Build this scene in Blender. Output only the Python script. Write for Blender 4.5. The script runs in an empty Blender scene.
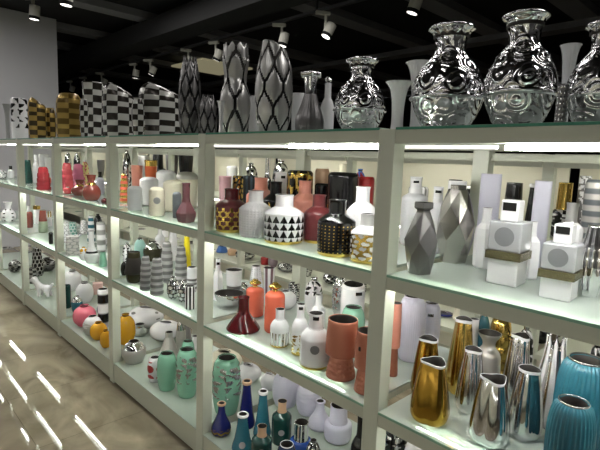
import bpy, bmesh, math, random
from mathutils import Vector, Matrix
PI = math.pi
random.seed(7)
C = bpy.context.scene.collection
SC = bpy.context.scene

# ---------------------------------------------------------------- camera, world, light, exposure
cam_d = bpy.data.cameras.new('camera'); cam = bpy.data.objects.new('camera', cam_d); C.objects.link(cam)
cam_d.sensor_width = 36.0; cam_d.lens = 36.0*474.43/600.0; cam_d.clip_end = 60; cam_d.clip_start = 0.05
_r = Vector((0.69135918, 0.72160409, 0.0361942)); _u = Vector((-0.12181484, 0.06703841, 0.99028632)); _f = Vector((-0.71216826, 0.68905253, -0.1342497))
_m = Matrix((( _r.x, _u.x, -_f.x), (_r.y, _u.y, -_f.y), (_r.z, _u.z, -_f.z))).to_4x4()
EYE = 1.436                       # eye height; the floor is z = 0
_m.translation = Vector((0, 0, EYE)); cam.matrix_world = _m
SC.camera = cam
w = bpy.data.worlds.new('world'); SC.world = w; w.use_nodes = True
w.node_tree.nodes['Background'].inputs[0].default_value = (0.80, 0.85, 0.9, 1)
w.node_tree.nodes['Background'].inputs[1].default_value = 0.05
SC.view_settings.view_transform = 'Standard'; SC.view_settings.look = 'None'; SC.view_settings.gamma = 1
SC.view_settings.use_curve_mapping = False
SC.view_settings.exposure = 1.15
def area(name, loc, rot, sx, sy, power, col=(1, .97, .93)):
    l = bpy.data.lights.new(name, 'AREA'); l.shape = 'RECTANGLE'; l.size = sx; l.size_y = sy; l.energy = power; l.color = col
    o = bpy.data.objects.new(name, l); C.objects.link(o); o.location = loc; o.rotation_euler = rot; return o
AISLE_W = 8
area('aisle_ceiling_light', (-1.0, -0.9, 3.3), (0, 0, 0), 3.0, 0.25, AISLE_W)
area('aisle_ceiling_light', (-5.0, -0.9, 3.3), (0, 0, 0), 3.0, 0.25, AISLE_W)
area('wall_fill_light', (-6.7, .2, 3.3), (0, 0, 0), .3, 1.2, 16)  # added fill near the left wall, lifts its brightness
area('rear_ceiling_light', (-3.5, 2.55, 3.25), (0, 0, 0), 5.0, 0.2, 22)
area('rear_ceiling_light', (0.0, 2.3, 3.25), (0, 0, 0), 1.5, 0.2, 9)
TUBE = 36.0; TUBE_DIM = 0.45; OPP_FILL = 9.0

# ---------------------------------------------------------------- materials
def lin(h):
    if isinstance(h, str):
        h = [int(h[i:i+2], 16)/255 for i in (0, 2, 4)]
        return [c/12.92 if c <= .04045 else ((c+.055)/1.055)**2.4 for c in h]
    return list(h)
MC = {}
def mat(col, rough=.25, metal=0.0, coat=0.0, bump=None, emit=None):
    k = (str(col), rough, metal, coat, str(bump), emit)
    if k in MC: return MC[k]
    m = bpy.data.materials.new('mat'); m.use_nodes = True; nt = m.node_tree; b = nt.nodes['Principled BSDF']
    b.inputs['Base Color'].default_value = lin(col)+[1]; b.inputs['Roughness'].default_value = rough; b.inputs['Metallic'].default_value = metal
    b.inputs['Coat Weight'].default_value = coat
    if emit: b.inputs['Emission Color'].default_value = lin(col)+[1]; b.inputs['Emission Strength'].default_value = emit
    if bump:
        scale, st = bump; tc = nt.nodes.new('ShaderNodeTexCoord'); n = nt.nodes.new('ShaderNodeTexNoise'); n.inputs['Scale'].default_value = scale
        bp = nt.nodes.new('ShaderNodeBump'); bp.inputs['Strength'].default_value = st; bp.inputs['Distance'].default_value = .004
        nt.links.new(tc.outputs['Object'], n.inputs['Vector']); nt.links.new(n.outputs[0], bp.inputs['Height']); nt.links.new(bp.outputs[0], b.inputs['Normal'])
    MC[k] = m; return m
def two(a, b, speck=0):
    """glaze of two colours, mixed by the painted pattern stored on the mesh; a,b = (colour, rough, metal)"""
    k = ('two', str(a), str(b))
    if k in MC: return MC[k]
    m = bpy.data.materials.new('patterned_glaze'); m.use_nodes = True; nt = m.node_tree; p = nt.nodes['Principled BSDF']
    at = nt.nodes.new('ShaderNodeAttribute'); at.attribute_name = 'pat'
    st = nt.nodes.new('ShaderNodeMapRange'); st.inputs[1].default_value = .35; st.inputs[2].default_value = .65
    nt.links.new(at.outputs['Fac'], st.inputs[0])
    mx = nt.nodes.new('ShaderNodeMix'); mx.data_type = 'RGBA'; mx.inputs[6].default_value = lin(a[0])+[1]; mx.inputs[7].default_value = lin(b[0])+[1]
    nt.links.new(st.outputs[0], mx.inputs[0]); nt.links.new(mx.outputs[2], p.inputs['Base Color'])
    for i, nm in ((1, 'Roughness'), (2, 'Metallic')):
        mr = nt.nodes.new('ShaderNodeMapRange'); mr.inputs[3].default_value = a[i]; mr.inputs[4].default_value = b[i]
        nt.links.new(st.outputs[0], mr.inputs[0]); nt.links.new(mr.outputs[0], p.inputs[nm])
    MC[k] = m; return m
def engraved(col, rough, scale):
    k = ('eng', str(col), rough, scale)
    if k in MC: return MC[k]
    m = bpy.data.materials.new('engraved_silver'); m.use_nodes = True; nt = m.node_tree; p = nt.nodes['Principled BSDF']
    p.inputs['Base Color'].default_value = lin(col)+[1]; p.inputs['Metallic'].default_value = 1; p.inputs['Roughness'].default_value = rough
    tc = nt.nodes.new('ShaderNodeTexCoord')
    v = nt.nodes.new('ShaderNodeTexVoronoi'); v.inputs['Scale'].default_value = scale; v.inputs['Randomness'].default_value = .7
    n1 = nt.nodes.new('ShaderNodeTexNoise'); n1.inputs['Scale'].default_value = scale*.8; n1.inputs['Detail'].default_value = 2
    ds = nt.nodes.new('ShaderNodeVectorMath'); ds.operation = 'MULTIPLY_ADD'; ds.inputs[1].default_value = (.035, .035, .035)
    mu = nt.nodes.new('ShaderNodeMath'); mu.operation = 'MULTIPLY'; mu.inputs[1].default_value = 24
    si = nt.nodes.new('ShaderNodeMath'); si.operation = 'SINE'
    bp = nt.nodes.new('ShaderNodeBump'); bp.inputs['Strength'].default_value = .55; bp.inputs['Distance'].default_value = .0026
    L = nt.links.new
    L(tc.outputs['Object'], n1.inputs['Vector']); L(n1.outputs['Color'], ds.inputs[0]); L(tc.outputs['Object'], ds.inputs[2]); L(ds.outputs[0], v.inputs['Vector'])
    L(v.outputs['Distance'], mu.inputs[0]); L(mu.outputs[0], si.inputs[0]); L(si.outputs[0], bp.inputs['Height']); L(bp.outputs[0], p.inputs['Normal'])
    MC[k] = m; return m

WHITE = ('e4e3e6', .22, 0); PLATE = ('c6c5c1', .28, .2); SILK = ('dcdbe0', .5, 0); CREAM = ('d8d2be', .3, 0); GREY = ('8d8d8c', .4, 0); BLACK = ('0c0c0d', .18, 0)
CORAL = ('d4664f', .2, 0); SALMON = ('d68f7e', .35, 0); BURG = ('4e1418', .15, 0); MAROON = ('5e2528', .3, 0); MAUVE = ('6a4248', .25, 0)
COPPER = ('b87560', .2, .35); MINT = ('7fb39b', .25, 0); TEAL = ('2a6474', .22, 0); DTEAL = ('2a6070', .2, 0); NAVY = ('141a5c', .15, 0)
GREEN = ('143a34', .15, 0); YELLOW = ('d39a1d', .2, 0); PINK = ('d2687a', .25, 0); LEMON = ('e6d418', .3, 0); OLIVE = ('37331f', .25, .3)
GOLD = ('cfae5e', .16, 1); DGOLD = ('b08a3a', .14, 1); RELIEF = ('cdd0cc', .3, .6); OLDGOLD = ('b79a55', .35, .6); CHROME = ('d4d4d6', .07, 1); SILVER = ('b4b3b1', .36, .85); DSILV = ('7c7a7a', .34, .85); MSILV = ('bdbab6', .42, .8)
RED = ('9c2020', .3, 0); LAV = ('c9c7d8', .45, 0); BLUE = ('3a68b0', .3, 0); TERRA = ('7c3c34', .2, 0); BEIGE = ('c5a283', .35, 0); SLATE = ('5b6064', .4, 0)
def M(t): return mat(t[0], t[1], t[2], .0)

INNER_SHADE = mat('241f1b', .6)  # shade inside the vessel mouths, put into the colour
# ---------------------------------------------------------------- mesh helpers
def link(name, me, m, parent=None, smooth=True):
    me.name = name
    if m: me.materials.append(m)
    if smooth: me.polygons.foreach_set('use_smooth', [True]*len(me.polygons))
    o = bpy.data.objects.new(name, me); C.objects.link(o)
    if parent: o.parent = parent
    return o
def mesh(name, V, F, m, parent=None, smooth=True, pat=None):
    me = bpy.data.meshes.new(name); me.from_pydata(V, [], F); me.update()
    if pat:
        a = me.attributes.new('pat', 'FLOAT', 'POINT'); a.data.foreach_set('value', pat)
    return link(name, me, m, parent, smooth)
def cr(P, n):
    """Catmull-Rom resampling of a profile"""
    if n <= 1: return list(P)
    Q = []
    for i in range(len(P)-1):
        p0 = P[max(i-1, 0)]; p1 = P[i]; p2 = P[i+1]; p3 = P[min(i+2, len(P)-1)]
        for k in range(n):
            t = k/n
            Q.append(tuple(.5*((2*b)+(-a+c)*t+(2*a-5*b+4*c-d)*t*t+(-a+3*b-3*c+d)*t**3) for a, b, c, d in zip(p0, p1, p2, p3)))
    Q.append(P[-1]); return Q
def resample(Q, n):
    L = [0]
    for a, b in zip(Q, Q[1:]): L.append(L[-1]+math.hypot(b[0]-a[0], b[1]-a[1]))
    out = []; k = 0
    for i in range(n+1):
        d = L[-1]*i/n
        while k < len(L)-2 and L[k+1] < d: k += 1
        q = (d-L[k])/max(L[k+1]-L[k], 1e-9); out.append((Q[k][0]+(Q[k+1][0]-Q[k][0])*q, Q[k][1]+(Q[k+1][1]-Q[k][1])*q))
    return out
def lathe(name, P, m, parent, R, H, seg=32, sub=4, base=True, mouth=None, fn=None, pat=None, disp=0, sq=None, sy=1.0, smooth=True, top=False, wall=.07, rows=48, inn=None):
    """turned shape: P = (r, z) pairs as fractions of R and H; fn(theta, t, r, z) reshapes; pat(u, v) paints and presses a pattern"""
    z0, z1 = P[0][1], P[-1][1]
    Q = [(r*R, z*H) for r, z in cr(P, sub)]
    if pat: Q = resample(Q, max(rows, 12))
    n = len(Q); V = []; F = []; pv = []; zr = max(Q[n-1][1]-Q[0][1], 1e-6)
    inner = 0
    if mouth:
        rt, zt = Q[-1]; w_ = max(wall*rt, .0012); dz = mouth*H
        I = [(rt-w_*.5, zt+w_*.4), (rt-w_, zt)]
        low = Q[0][1]+(.004 if base else -9)
        for k in range(1, 9):
            zi = zt-dz*k/8
            if zi < low: break
            I.append((min(rt-w_ if not base else 9, rad_at(Q[:n], max(zi, Q[0][1]))-w_), zi))
        Q += [(max(r_, .0015), z_) for r_, z_ in I]
        inner = 4
    for i, (r, z) in enumerate(Q):
        t = min(i/(n-1), 1.0) if i < n else 1.0
        if pat: t = min(1.0, max(0.0, (z-Q[0][1])/zr))
        for j in range(seg):
            a = 2*PI*j/seg; rr, zz = max(r, 0), z
            p_ = 0.0
            if pat and i < n:
                p_ = pat(j/seg, t)
                if disp: rr += disp*R*p_
            if sq:
                c_, s_ = abs(math.cos(a)), abs(math.sin(a)); rr *= 1/((c_**sq+s_**sq)**(1/sq))
            if fn: rr, zz = fn(a, t, rr, zz)
            V.append((rr*math.cos(a), rr*math.sin(a)*sy, zz)); pv.append(p_)
    for i in range(len(Q)-1):
        for j in range(seg):
            k = (j+1) % seg; F.append((i*seg+j, i*seg+k, (i+1)*seg+k, (i+1)*seg+j))
    if base: F.append(tuple(range(seg))[::-1])
    if mouth or top: F.append(tuple((len(Q)-1)*seg+j for j in range(seg)))
    o = mesh(name, V, F, m, parent, smooth, pv if pat else None)
    if smooth: o.data.polygons[-1].use_smooth = False
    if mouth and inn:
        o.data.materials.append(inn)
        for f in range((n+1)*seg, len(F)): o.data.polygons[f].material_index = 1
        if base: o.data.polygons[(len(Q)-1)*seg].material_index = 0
    return o
def box(name, x0, x1, y0, y1, z0, z1, m, parent=None, bev=0.0):
    V = [(x, y, z) for x in (x0, x1) for y in (y0, y1) for z in (z0, z1)]
    F = [(0, 1, 3, 2), (4, 6, 7, 5), (0, 4, 5, 1), (2, 3, 7, 6), (0, 2, 6, 4), (1, 5, 7, 3)]
    o = mesh(name, V, F, m, parent, False)
    if bev:
        b = o.modifiers.new('bevel', 'BEVEL'); b.width = bev; b.segments = 2
    return o
def blob(name, parts, m, parent=None):
    """one continuous skin over a little skeleton: parts = [(i_parent, (x,y,z), radius)]"""
    me = bpy.data.meshes.new(name); me.from_pydata([p[1] for p in parts], [(p[0], i) for i, p in enumerate(parts) if p[0] >= 0], [])
    o = link(name, me, m, parent, False)
    me.skin_vertices.new() if hasattr(me.skin_vertices, 'new') and not me.skin_vertices else None
    s = o.modifiers.new('skin', 'SKIN')
    for i, p in enumerate(parts):
        sv = me.skin_vertices[0].data[i]; sv.radius = (p[2], p[2]); sv.use_root = (i == 0)
    s.use_smooth_shade = True
    d = o.modifiers.new('subsurf', 'SUBSURF'); d.levels = 1; d.render_levels = 1
    return o
def tag(o, label, cat, group=None, kind=None):
    if label: o['label'] = label
    if cat: o['category'] = cat
    if group: o['group'] = group
    if kind: o['kind'] = kind
    return o
def thing(name, x, y, z, label, cat, group=None, face=True, rz=None):
    o = bpy.data.objects.new(name, None); C.objects.link(o); o.empty_display_size = .02
    o.location = (x, y, z+EYE)
    o.rotation_euler.z = (math.atan2(-y, -x) if face else 0) if rz is None else rz     # local +x looks out to the aisle
    return tag(o, label, cat, group)
def rad_at(P, z):
    for (r0, z0), (r1, z1) in zip(P, P[1:]):
        if min(z0, z1) <= z <= max(z0, z1) and z1 != z0: return r0+(r1-r0)*(z-z0)/(z1-z0)
    return P[-1][0]
def sticker(name, P, R, H, zc, size, col, parent, a0=0.0, rect=None):
    """a round (or rectangular) paper label curved on the body"""
    V = []; F = []; n = 20
    def pt(da, dz):
        z = zc*H+dz; r = rad_at(P, z/H)*R+.0016
        a = a0+da/max(rad_at(P, zc)*R, .004)
        return (r*math.cos(a), r*math.sin(a), z)
    if rect:
        nx = 6
        for i in range(nx+1):
            for j in range(2): V.append(pt((i/nx-.5)*rect[0], (j-.5)*rect[1]))
        F = [(2*i, 2*i+2, 2*i+3, 2*i+1) for i in range(nx)]
    else:
        V.append(pt(0, 0))
        for q in (.5, 1):
            for j in range(n): V.append(pt(q*size*math.cos(2*PI*j/n), q*size*math.sin(2*PI*j/n)))
        F = [(0, 1+j, 1+(j+1) % n) for j in range(n)] + [(1+j, 1+n+j, 1+n+(j+1) % n, 1+(j+1) % n) for j in range(n)]
    o = mesh(name, V, F, M(col), parent, False)
    s = o.modifiers.new('thickness', 'SOLIDIFY'); s.thickness = .0006
    return o

# ---------------------------------------------------------------- patterns, 0..1 over (u, v)
def ribs(n): return lambda u, v: .5+.5*math.cos(2*PI*n*u)
def rings(n): return lambda u, v: .5+.5*math.cos(2*PI*n*v)
def tri(n, m): return lambda u, v: 1.0 if abs(2*((u*n) % 1)-1) > (v*m) % 1 else 0.0
def zig(n, m): return lambda u, v: 1.0 if ((v*m+.5*abs(2*((u*n) % 1)-1)) % 1) < .5 else 0.0
def brick(n, m):
    def f(u, v):
        k = int(v*m); c = int((u*n+.5*(k % 2)*0)) % 2
        return 1.0 if (k+c) % 2 == 0 else 0.0
    return f
def dots(n, m, q=.25): return lambda u, v: 1.0 if ((u*n) % 1-.5)**2+((v*m) % 1-.5)**2 < q*q else 0.0
def cells(n, m, wdt=.12, seed=0, jit=0.0, k=1.0):
    """lines between staggered cells (petals, scales, leopard)"""
    rnd = random.Random(seed); J = {}
    def c(i, j):
        q = (i % n, j)
        if q not in J: J[q] = (rnd.uniform(-jit, jit), rnd.uniform(-jit, jit))
        return (i+.5*(j % 2)+J[q][0], j+J[q][1])
    def f(u, v):
        x, y = u*n, v*m; D = []
        for j in range(int(y)-1, int(y)+3):
            for i in range(int(x)-2, int(x)+3):
                cx, cy = c(i, j); D.append(math.hypot(x-cx, (y-cy)*k))
        D.sort(); return 1.0 if D[1]-D[0] < wdt else 0.0
    return f
def leaf(n, m): return lambda u, v: 1.0 if math.sin(2*PI*(u*n)+2.5*math.sin(2*PI*v*m))*math.sin(2*PI*v*m*1.7+4*u) > .1 else 0.0
def band(lo, hi, f): return lambda u, v: f(u, v) if lo < v < hi else 0.0

def both(*fs): return lambda u, v: max(f(u, v) for f in fs)
# ---------------------------------------------------------------- the kinds of vessels
# a part: (part name, profile, material, options).  Profiles are (radius, height) fractions.
PT = {}
def P_(k, *parts): PT[k] = parts
P_('drum', ('body', [(.80, 0), (.92, .02), (.97, .10), (1, .35), (1, .62), (.95, .70), (.72, .735), (.52, .76)], 0, {}),
           ('neck', [(.50, .76), (.46, .80), (.45, .95), (.49, 1.0)], 1, dict(base=False, mouth=.55)),
           ('foot_ring', [(.81, 0), (.94, .012), (.985, .075)], 2, dict(sub=2)))
P_('drumhi', ('body', [(.80, 0), (.92, .02), (.97, .10), (1, .30), (1, .58), (.96, .63), (.74, .695), (.49, .75)], 0, {}),
           ('neck', [(.485, .75), (.45, .775), (.44, .95), (.48, 1.0)], 1, dict(base=False, mouth=.55)),
           ('foot_ring', [(.81, 0), (.94, .012), (.985, .07)], 2, dict(sub=2)))
P_('bottle', ('body', [(.84, 0), (.92, .02), (.98, .12), (1, .30), (1, .50), (.95, .57), (.76, .66), (.53, .72)], 0, {}),
             ('neck', [(.51, .72), (.47, .76), (.46, .95), (.49, 1)], 1, dict(base=False, mouth=.6)),
             ('foot_ring', [(.85, 0), (.94, .012), (.995, .06)], 2, dict(sub=2)))
P_('slimbottle', ('body', [(.8, 0), (.95, .03), (1, .2), (1, .55), (.92, .66), (.5, .75)], 0, {}),
             ('neck', [(.48, .75), (.42, .82), (.42, .97), (.46, 1)], 1, dict(base=False, mouth=.6)))
P_('cone', ('body', [(.9, 0), (1, .03), (.96, .10), (.66, .32), (.42, .48), (.36, .55)], 0, {}),
           ('neck', [(.36, .55), (.33, .62), (.32, .9), (.36, 1)], 1, dict(base=False, mouth=.6)))
P_('conelow', ('body', [(.7, 0), (.82, .02), (.98, .16), (1, .24), (.72, .38), (.46, .50), (.42, .56)], 0, {}),
           ('neck', [(.42, .56), (.38, .62), (.38, .95), (.42, 1)], 1, dict(base=False, mouth=.6)))
P_('cyl', ('body', [(.86, 0), (.96, .02), (1, .1), (1, .88), (.96, .97), (.86, 1)], 0, dict(mouth=.7)))
P_('egg', ('body', [(.62, 0), (.78, .03), (.95, .25), (1, .5), (.96, .75), (.82, .92), (.62, .985)], 0, dict(mouth=.2)),
          ('rim', [(.62, .975), (.67, .985), (.67, 1.0)], 1, dict(base=False, mouth=.7)))
P_('pill', ('body', [(.8, 0), (.95, .03), (1, .12), (1, .8), (.9, .93), (.55, .99), (.3, 1)], 0, dict(top=True)))
P_('ball', ('body', [(.4, 0), (.62, .03), (.93, .25), (1, .48), (.9, .72), (.6, .88), (.36, .93)], 0, {}),
           ('rim', [(.34, .93), (.33, .96), (.40, 1)], 1, dict(base=False, mouth=.6)))
P_('gourd', ('body', [(.5, 0), (.7, .03), (.97, .2), (1, .36), (.8, .52), (.48, .64), (.4, .72)], 0, {}),
            ('rim', [(.4, .72), (.4, .8), (.5, .95), (.56, 1)], 1, dict(base=False, mouth=.2)))
P_('longneck', ('body', [(.7, 0), (.92, .03), (1, .15), (.92, .30), (.62, .50), (.42, .66)], 0, {}),
               ('neck', [(.42, .66), (.36, .8), (.34, .93)], 1, dict(base=False)),
               ('rim', [(.33, .93), (.44, .945), (.46, .985), (.43, 1)], 2, dict(base=False, mouth=.5, wall=.3)))
P_('tallneck', ('body', [(.9, 0), (1, .04), (.98, .12), (.78, .3)], 0, {}),
               ('neck', [(.78, .3), (.70, .42), (.5, .75), (.42, .93)], 1, dict(base=False)),
               ('rim', [(.41, .93), (.54, .945), (.56, .985), (.52, 1)], 2, dict(base=False, mouth=.5, wall=.3)))
P_('urn', ('body', [(.62, 0), (.66, .02), (.6, .04), (.72, .09), (.88, .2), (.985, .32), (1, .38), (.97, .46), (.88, .55), (.74, .63), (.56, .70), (.46, .735)], 0, dict(seg=72)),
          ('collar', [(.97, .30), (1.02, .315), (1.025, .335), (.99, .35)], 1, dict(base=False)),
          ('neck', [(.46, .735), (.42, .77), (.41, .82), (.44, .90), (.52, .955)], 0, dict(base=False, seg=72)),
          ('rim', [(.52, .955), (.60, .975), (.62, .99), (.60, 1)], 1, dict(base=False, mouth=.1)))
P_('goblet', ('base', [(.88, 0), (.92, .015), (.90, .06), (.80, .2), (.71, .34), (.68, .385)], 1, dict(seg=96, pat=band(.15, .75, dots(20, 5, .33)), disp=-.05)),
             ('cup', [(.68, .385), (.88, .39), (.975, .405), (1, .44), (.99, .6), (.95, .8), (.90, 1)], 0, dict(base=False, mouth=.3)))
P_('jar2', ('body', [(.75, 0), (.92, .05), (1, .2), (1, .42), (.9, .5), (.68, .53)], 0, {}),
           ('neck', [(.66, .53), (.64, .58), (.6, .9), (.62, 1)], 1, dict(base=False, mouth=.7, wall=.1)))
P_('fluteflare', ('body', [(.5, 0), (.52, .03), (.42, .15), (.42, .4), (.48, .65), (.62, .85), (.82, .96), (1, 1)], 0, dict(mouth=.3, wall=.03)))
P_('arch', ('body', [(.8, 0), (.93, .02), (1, .2), (1, .6), (.96, .8), (.86, .92), (.7, .98), (.58, 1)], 0, dict(mouth=.5)))
P_('jug', ('body', [(.7, 0), (.85, .03), (1, .25), (1, .5), (.9, .66), (.55, .76), (.48, .82)], 0, {}),
          ('rim', [(.48, .82), (.55, .88), (.85, .97), (.9, 1)], 1, dict(base=False, mouth=.15)))
P_('conewide', ('body', [(.95, 0), (1, .04), (.96, .1), (.34, .80)], 0, dict(sub=1)), ('neck', [(.34, .80), (.29, .84), (.30, 1)], 1, dict(base=False, mouth=.15)))
P_('tumbler', ('body', [(.7, 0), (.78, .02), (.86, .4), (.97, .97), (1, 1)], 0, dict(mouth=.3)))
P_('taper', ('body', [(.8, 0), (.94, .03), (1, .14), (.92, .4), (.75, .75), (.62, 1)], 0, dict(mouth=.7)))
P_('bowl', ('body', [(.35, 0), (.4, .04), (.75, .35), (.95, .75), (1, 1)], 0, dict(mouth=.5, wall=.04)))
P_('squat', ('body', [(.6, 0), (.75, .05), (.97, .35), (1, .55), (.9, .68)], 0, {}),
            ('shoulder', [(.9, .68), (.72, .84), (.45, .95), (.42, 1)], 1, dict(base=False, mouth=.2)))
P_('stack', ('body', [(.9, 0), (1, .03), (1, .12), (.9, .16), (.97, .2), (.96, .30), (.85, .34), (.92, .38), (.9, .5), (.8, .54), (.86, .58), (.82, .72), (.7, .76), (.72, .80), (.62, .95), (.45, 1)], 0, dict(sub=2, mouth=.1)))
P_('pinch', ('body', [(.66, 0), (.84, .02), (.97, .09), (1, .18), (.93, .40), (.76, .72), (.60, .96)], 0, dict(seg=48)),
            ('rim', [(.60, .96), (.62, .985), (.63, 1)], 1, dict(base=False, mouth=.8, wall=.06, seg=48)))
P_('petal', ('body', [(.6, 0), (.72, .02), (.95, .2), (1, .42), (.9, .68), (.72, .86), (.6, 1)], 0, dict(seg=64, mouth=.3)))
P_('block', ('body', [(1, 0), (1.02, .01), (1.02, .99), (1, 1)], 0, dict(sub=1, top=True, seg=32, sq=9)))

def vessel(name, kind, x, y, z, R, H, cols, label, cat='vase', group=None, seg=None, pat=None, disp=0, sy=1.0, fn=None, st=None, tg=None, stop=None, flat=0, patmat=None, sub=None, rz=None, eng=None, rows=None, skip=(), handle=0):
    """one vase standing at (x, y, z): cols = glaze of each part; st/tg = sticker/price tag; stop = stopper"""
    t = thing(name, x, y, z+.0005, label, cat, group, rz=rz)
    parts = PT[kind]; allP = []
    single = len(parts) == 1
    for pn, P, ci, o in parts:
        if pn in skip or (ci >= len(cols) and pn == 'foot_ring'): continue
        o = dict(o); c = cols[min(ci, len(cols)-1)]
        kw = dict(seg=seg or 32); kw.update(o)
        if seg: kw['seg'] = seg
        if sub: kw['sub'] = sub
        m = M(c); kw['inn'] = INNER_SHADE if sum(lin(c[0])) > .25 or c[2] else None
        if eng and ci == 0: m = engraved(c[0], .12, eng)
        if ci == 0 and pat:
            kw['pat'] = pat; kw['disp'] = disp; kw['sub'] = 6; kw['rows'] = rows or 44; kw['seg'] = seg or 96
            if patmat: m = two(c, patmat)
        if flat:
            kw['seg'] = flat; kw['sub'] = 1; kw['smooth'] = False
        if fn: kw['fn'] = fn if ci == 0 else (lambda a, t_, r, zz: fn(a, 1.0, r, zz))
        if kw.get('top') is None: kw.pop('top', None)
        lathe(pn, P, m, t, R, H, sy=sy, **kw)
        if pn != 'foot_ring': allP += P
    if st: sticker('sticker', allP, R, H, st[0], st[1], st[2] if len(st) > 2 else GREY, t)
    if tg: sticker('price_tag', allP, R, H, tg[0], 0, BLACK, t, a0=tg[3] if len(tg) > 3 else 0, rect=(tg[1], tg[2]))
    if stop:
        q = lathe('stopper', [(.3, 0), (.5, .1), (.42, .25), (.9, .45), (1, .62), (.7, .8), (.45, .86), (.5, .95), (.2, 1)], M(stop[0]), t, stop[1], stop[2], seg=20, fn=lambda a, tt, r, zz: (r*(1+.18*math.cos(5*a)*(tt > .3)), zz), top=True)
        q.location.z = H*.985
    if handle:
        V = []; F = []; n = 12; k = 8; rt = R*.09
        for i in range(n+1):
            a = PI*(i/n)-PI/2
            cx = -R*.86-math.cos(a)*R*handle; cz = H*.5+math.sin(a)*H*.26
            for j in range(k):
                b = 2*PI*j/k; V.append((cx-math.cos(a)*rt*math.cos(b), rt*math.sin(b), cz+math.sin(a)*rt*math.cos(b)))
        for i in range(n):
            for j in range(k): F.append((i*k+j, i*k+(j+1) % k, (i+1)*k+(j+1) % k, (i+1)*k+j))
        mesh('handle', V, F, M(cols[0]), t)
    return t

# ---------------------------------------------------------------- the setting
def surf(kind):
    m = bpy.data.materials.new(kind); m.use_nodes = True; nt = m.node_tree; p = nt.nodes['Principled BSDF']; L = nt.links.new
    tc = nt.nodes.new('ShaderNodeTexCoord')
    if kind == 'marble_floor':
        n = nt.nodes.new('ShaderNodeTexNoise'); n.inputs['Scale'].default_value = 2.2; n.inputs['Detail'].default_value = 8; n.inputs['Distortion'].default_value = 1.6
        mp = nt.nodes.new('ShaderNodeMapping'); mp.inputs['Scale'].default_value = (1, 1.5, 1); mp.inputs['Rotation'].default_value = (0, 0, .5)
        cr_ = nt.nodes.new('ShaderNodeValToRGB'); e = cr_.color_ramp.elements
        e[0].position = .3; e[0].color = lin('696250')+[1]; e[1].position = .72; e[1].color = lin('938975')+[1]
        x = e.new(.5); x.color = lin('7f7664')+[1]
        bk = nt.nodes.new('ShaderNodeTexBrick'); bk.inputs['Scale'].default_value = 1; bk.offset = 0
        bk.inputs['Brick Width'].default_value = .6; bk.inputs['Row Height'].default_value = .6; bk.inputs['Mortar Size'].default_value = .002
        bk.inputs['Color1'].default_value = (1, 1, 1, 1); bk.inputs['Color2'].default_value = (.9, .9, .9, 1); bk.inputs['Mortar'].default_value = (.62, .6, .56, 1)
        mx = nt.nodes.new('ShaderNodeMix'); mx.data_type = 'RGBA'; mx.blend_type = 'MULTIPLY'; mx.inputs[0].default_value = 1
        L(tc.outputs['Object'], mp.inputs[0]); L(mp.outputs[0], n.inputs['Vector']); L(n.outputs[0], cr_.inputs[0]); L(tc.outputs['Object'], bk.inputs['Vector'])
        L(cr_.outputs[0], mx.inputs[6]); L(bk.outputs[0], mx.inputs[7]); L(mx.outputs[2], p.inputs['Base Color']); p.inputs['Roughness'].default_value = .015
        p.inputs['Specular IOR Level'].default_value = .2
    return m
FLOOR_Z = 0.0
LAM = mat('c2c6b6', .35); LAMD = mat('b9bcab', .4); BLK = mat('0a0a0b', .8); BEAM = mat('77777a', .6); CREAMW = mat('d9d4c2', .6)
WALLG = mat('b9b9be', .6)
tag(box('floor', -9, 3, -3, 12, -.1, 0, surf('marble_floor')), None, None, kind='structure')
tag(box('ceiling', -16, 3, -3, 12, 3.42, 3.5, BLK), None, None, kind='structure')
tag(box('wall_left', -8.2, -8.0, -3, 2.48, 0, 3.41, WALLG), None, None, kind='structure')
tag(box('wall_far_left', -16, -15.9, -3, 12, 0, 3.41, mat('161617', .8)), None, None, kind='structure')
tag(box('wall_rear', -15.9, 3, 12, 12.1, 0, 3.41, mat('161617', .8)), None, None, kind='structure')
tag(box('wall_front', -8, 3, -3.1, -3, 0, 3.41, mat('8a8a88', .7)), None, None, kind='structure')
tag(box('wall_right', 3, 3.1, -3, 12, 0, 3.41, mat('77777a', .7)), None, None, kind='structure')
tag(box('floor', -15.9, -9, -3, 12, -.1, 0, surf('marble_floor')), None, None, kind='structure')

POSTX = [0.155+.06, -.838, -1.827, -2.857, -3.877, -4.887, -5.9, -6.9]      # centres of the front posts
PW, PD = .029, .05
Y0, Y1 = 1.15, 1.80
ZT, ZA, ZB, ZP = .105, -.326, -.763, -1.304                                   # tops of the four levels below / above the eye
glass = bpy.data.materials.new('green_edged_glass'); glass.use_nodes = True
_n = glass.node_tree; _p = _n.nodes['Principled BSDF']; _p.inputs['Base Color'].default_value = lin('cdd8d0')+[1]; _p.inputs['Roughness'].default_value = .08
_p.inputs['Specular IOR Level'].default_value = .8
_t = _n.nodes.new('ShaderNodeBsdfTransparent'); _t.inputs[0].default_value = lin('e2f0e8')+[1]
_x = _n.nodes.new('ShaderNodeMixShader'); _x.inputs[0].default_value = .78
_n.links.new(_t.outputs[0], _x.inputs[1]); _n.links.new(_p.outputs[0], _x.inputs[2]); _n.links.new(_x.outputs[0], _n.nodes['Material Output'].inputs[0])
edge = mat('4f8a74', .1); edge2 = mat('86ad98', .12)
tubeM = mat((1, .98, .95), emit=TUBE); tubeD = mat((1, .98, .95), emit=TUBE_DIM)
unit = thing('display_shelf', 0, 0, -EYE, 'long pale greenish shelving unit with lit glass shelves running down the aisle', 'shelf', face=False)
E_ = EYE
for k, px in enumerate(POSTX):
    box('post', px-PW, px+PW, Y0-.002, Y0+PD, 0, .100+E_, LAM, unit, .002)
    box('post', px-PW-.003, px+PW+.003, Y1-.05, Y1, 0, .098+E_, LAM, unit, .002)
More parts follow.
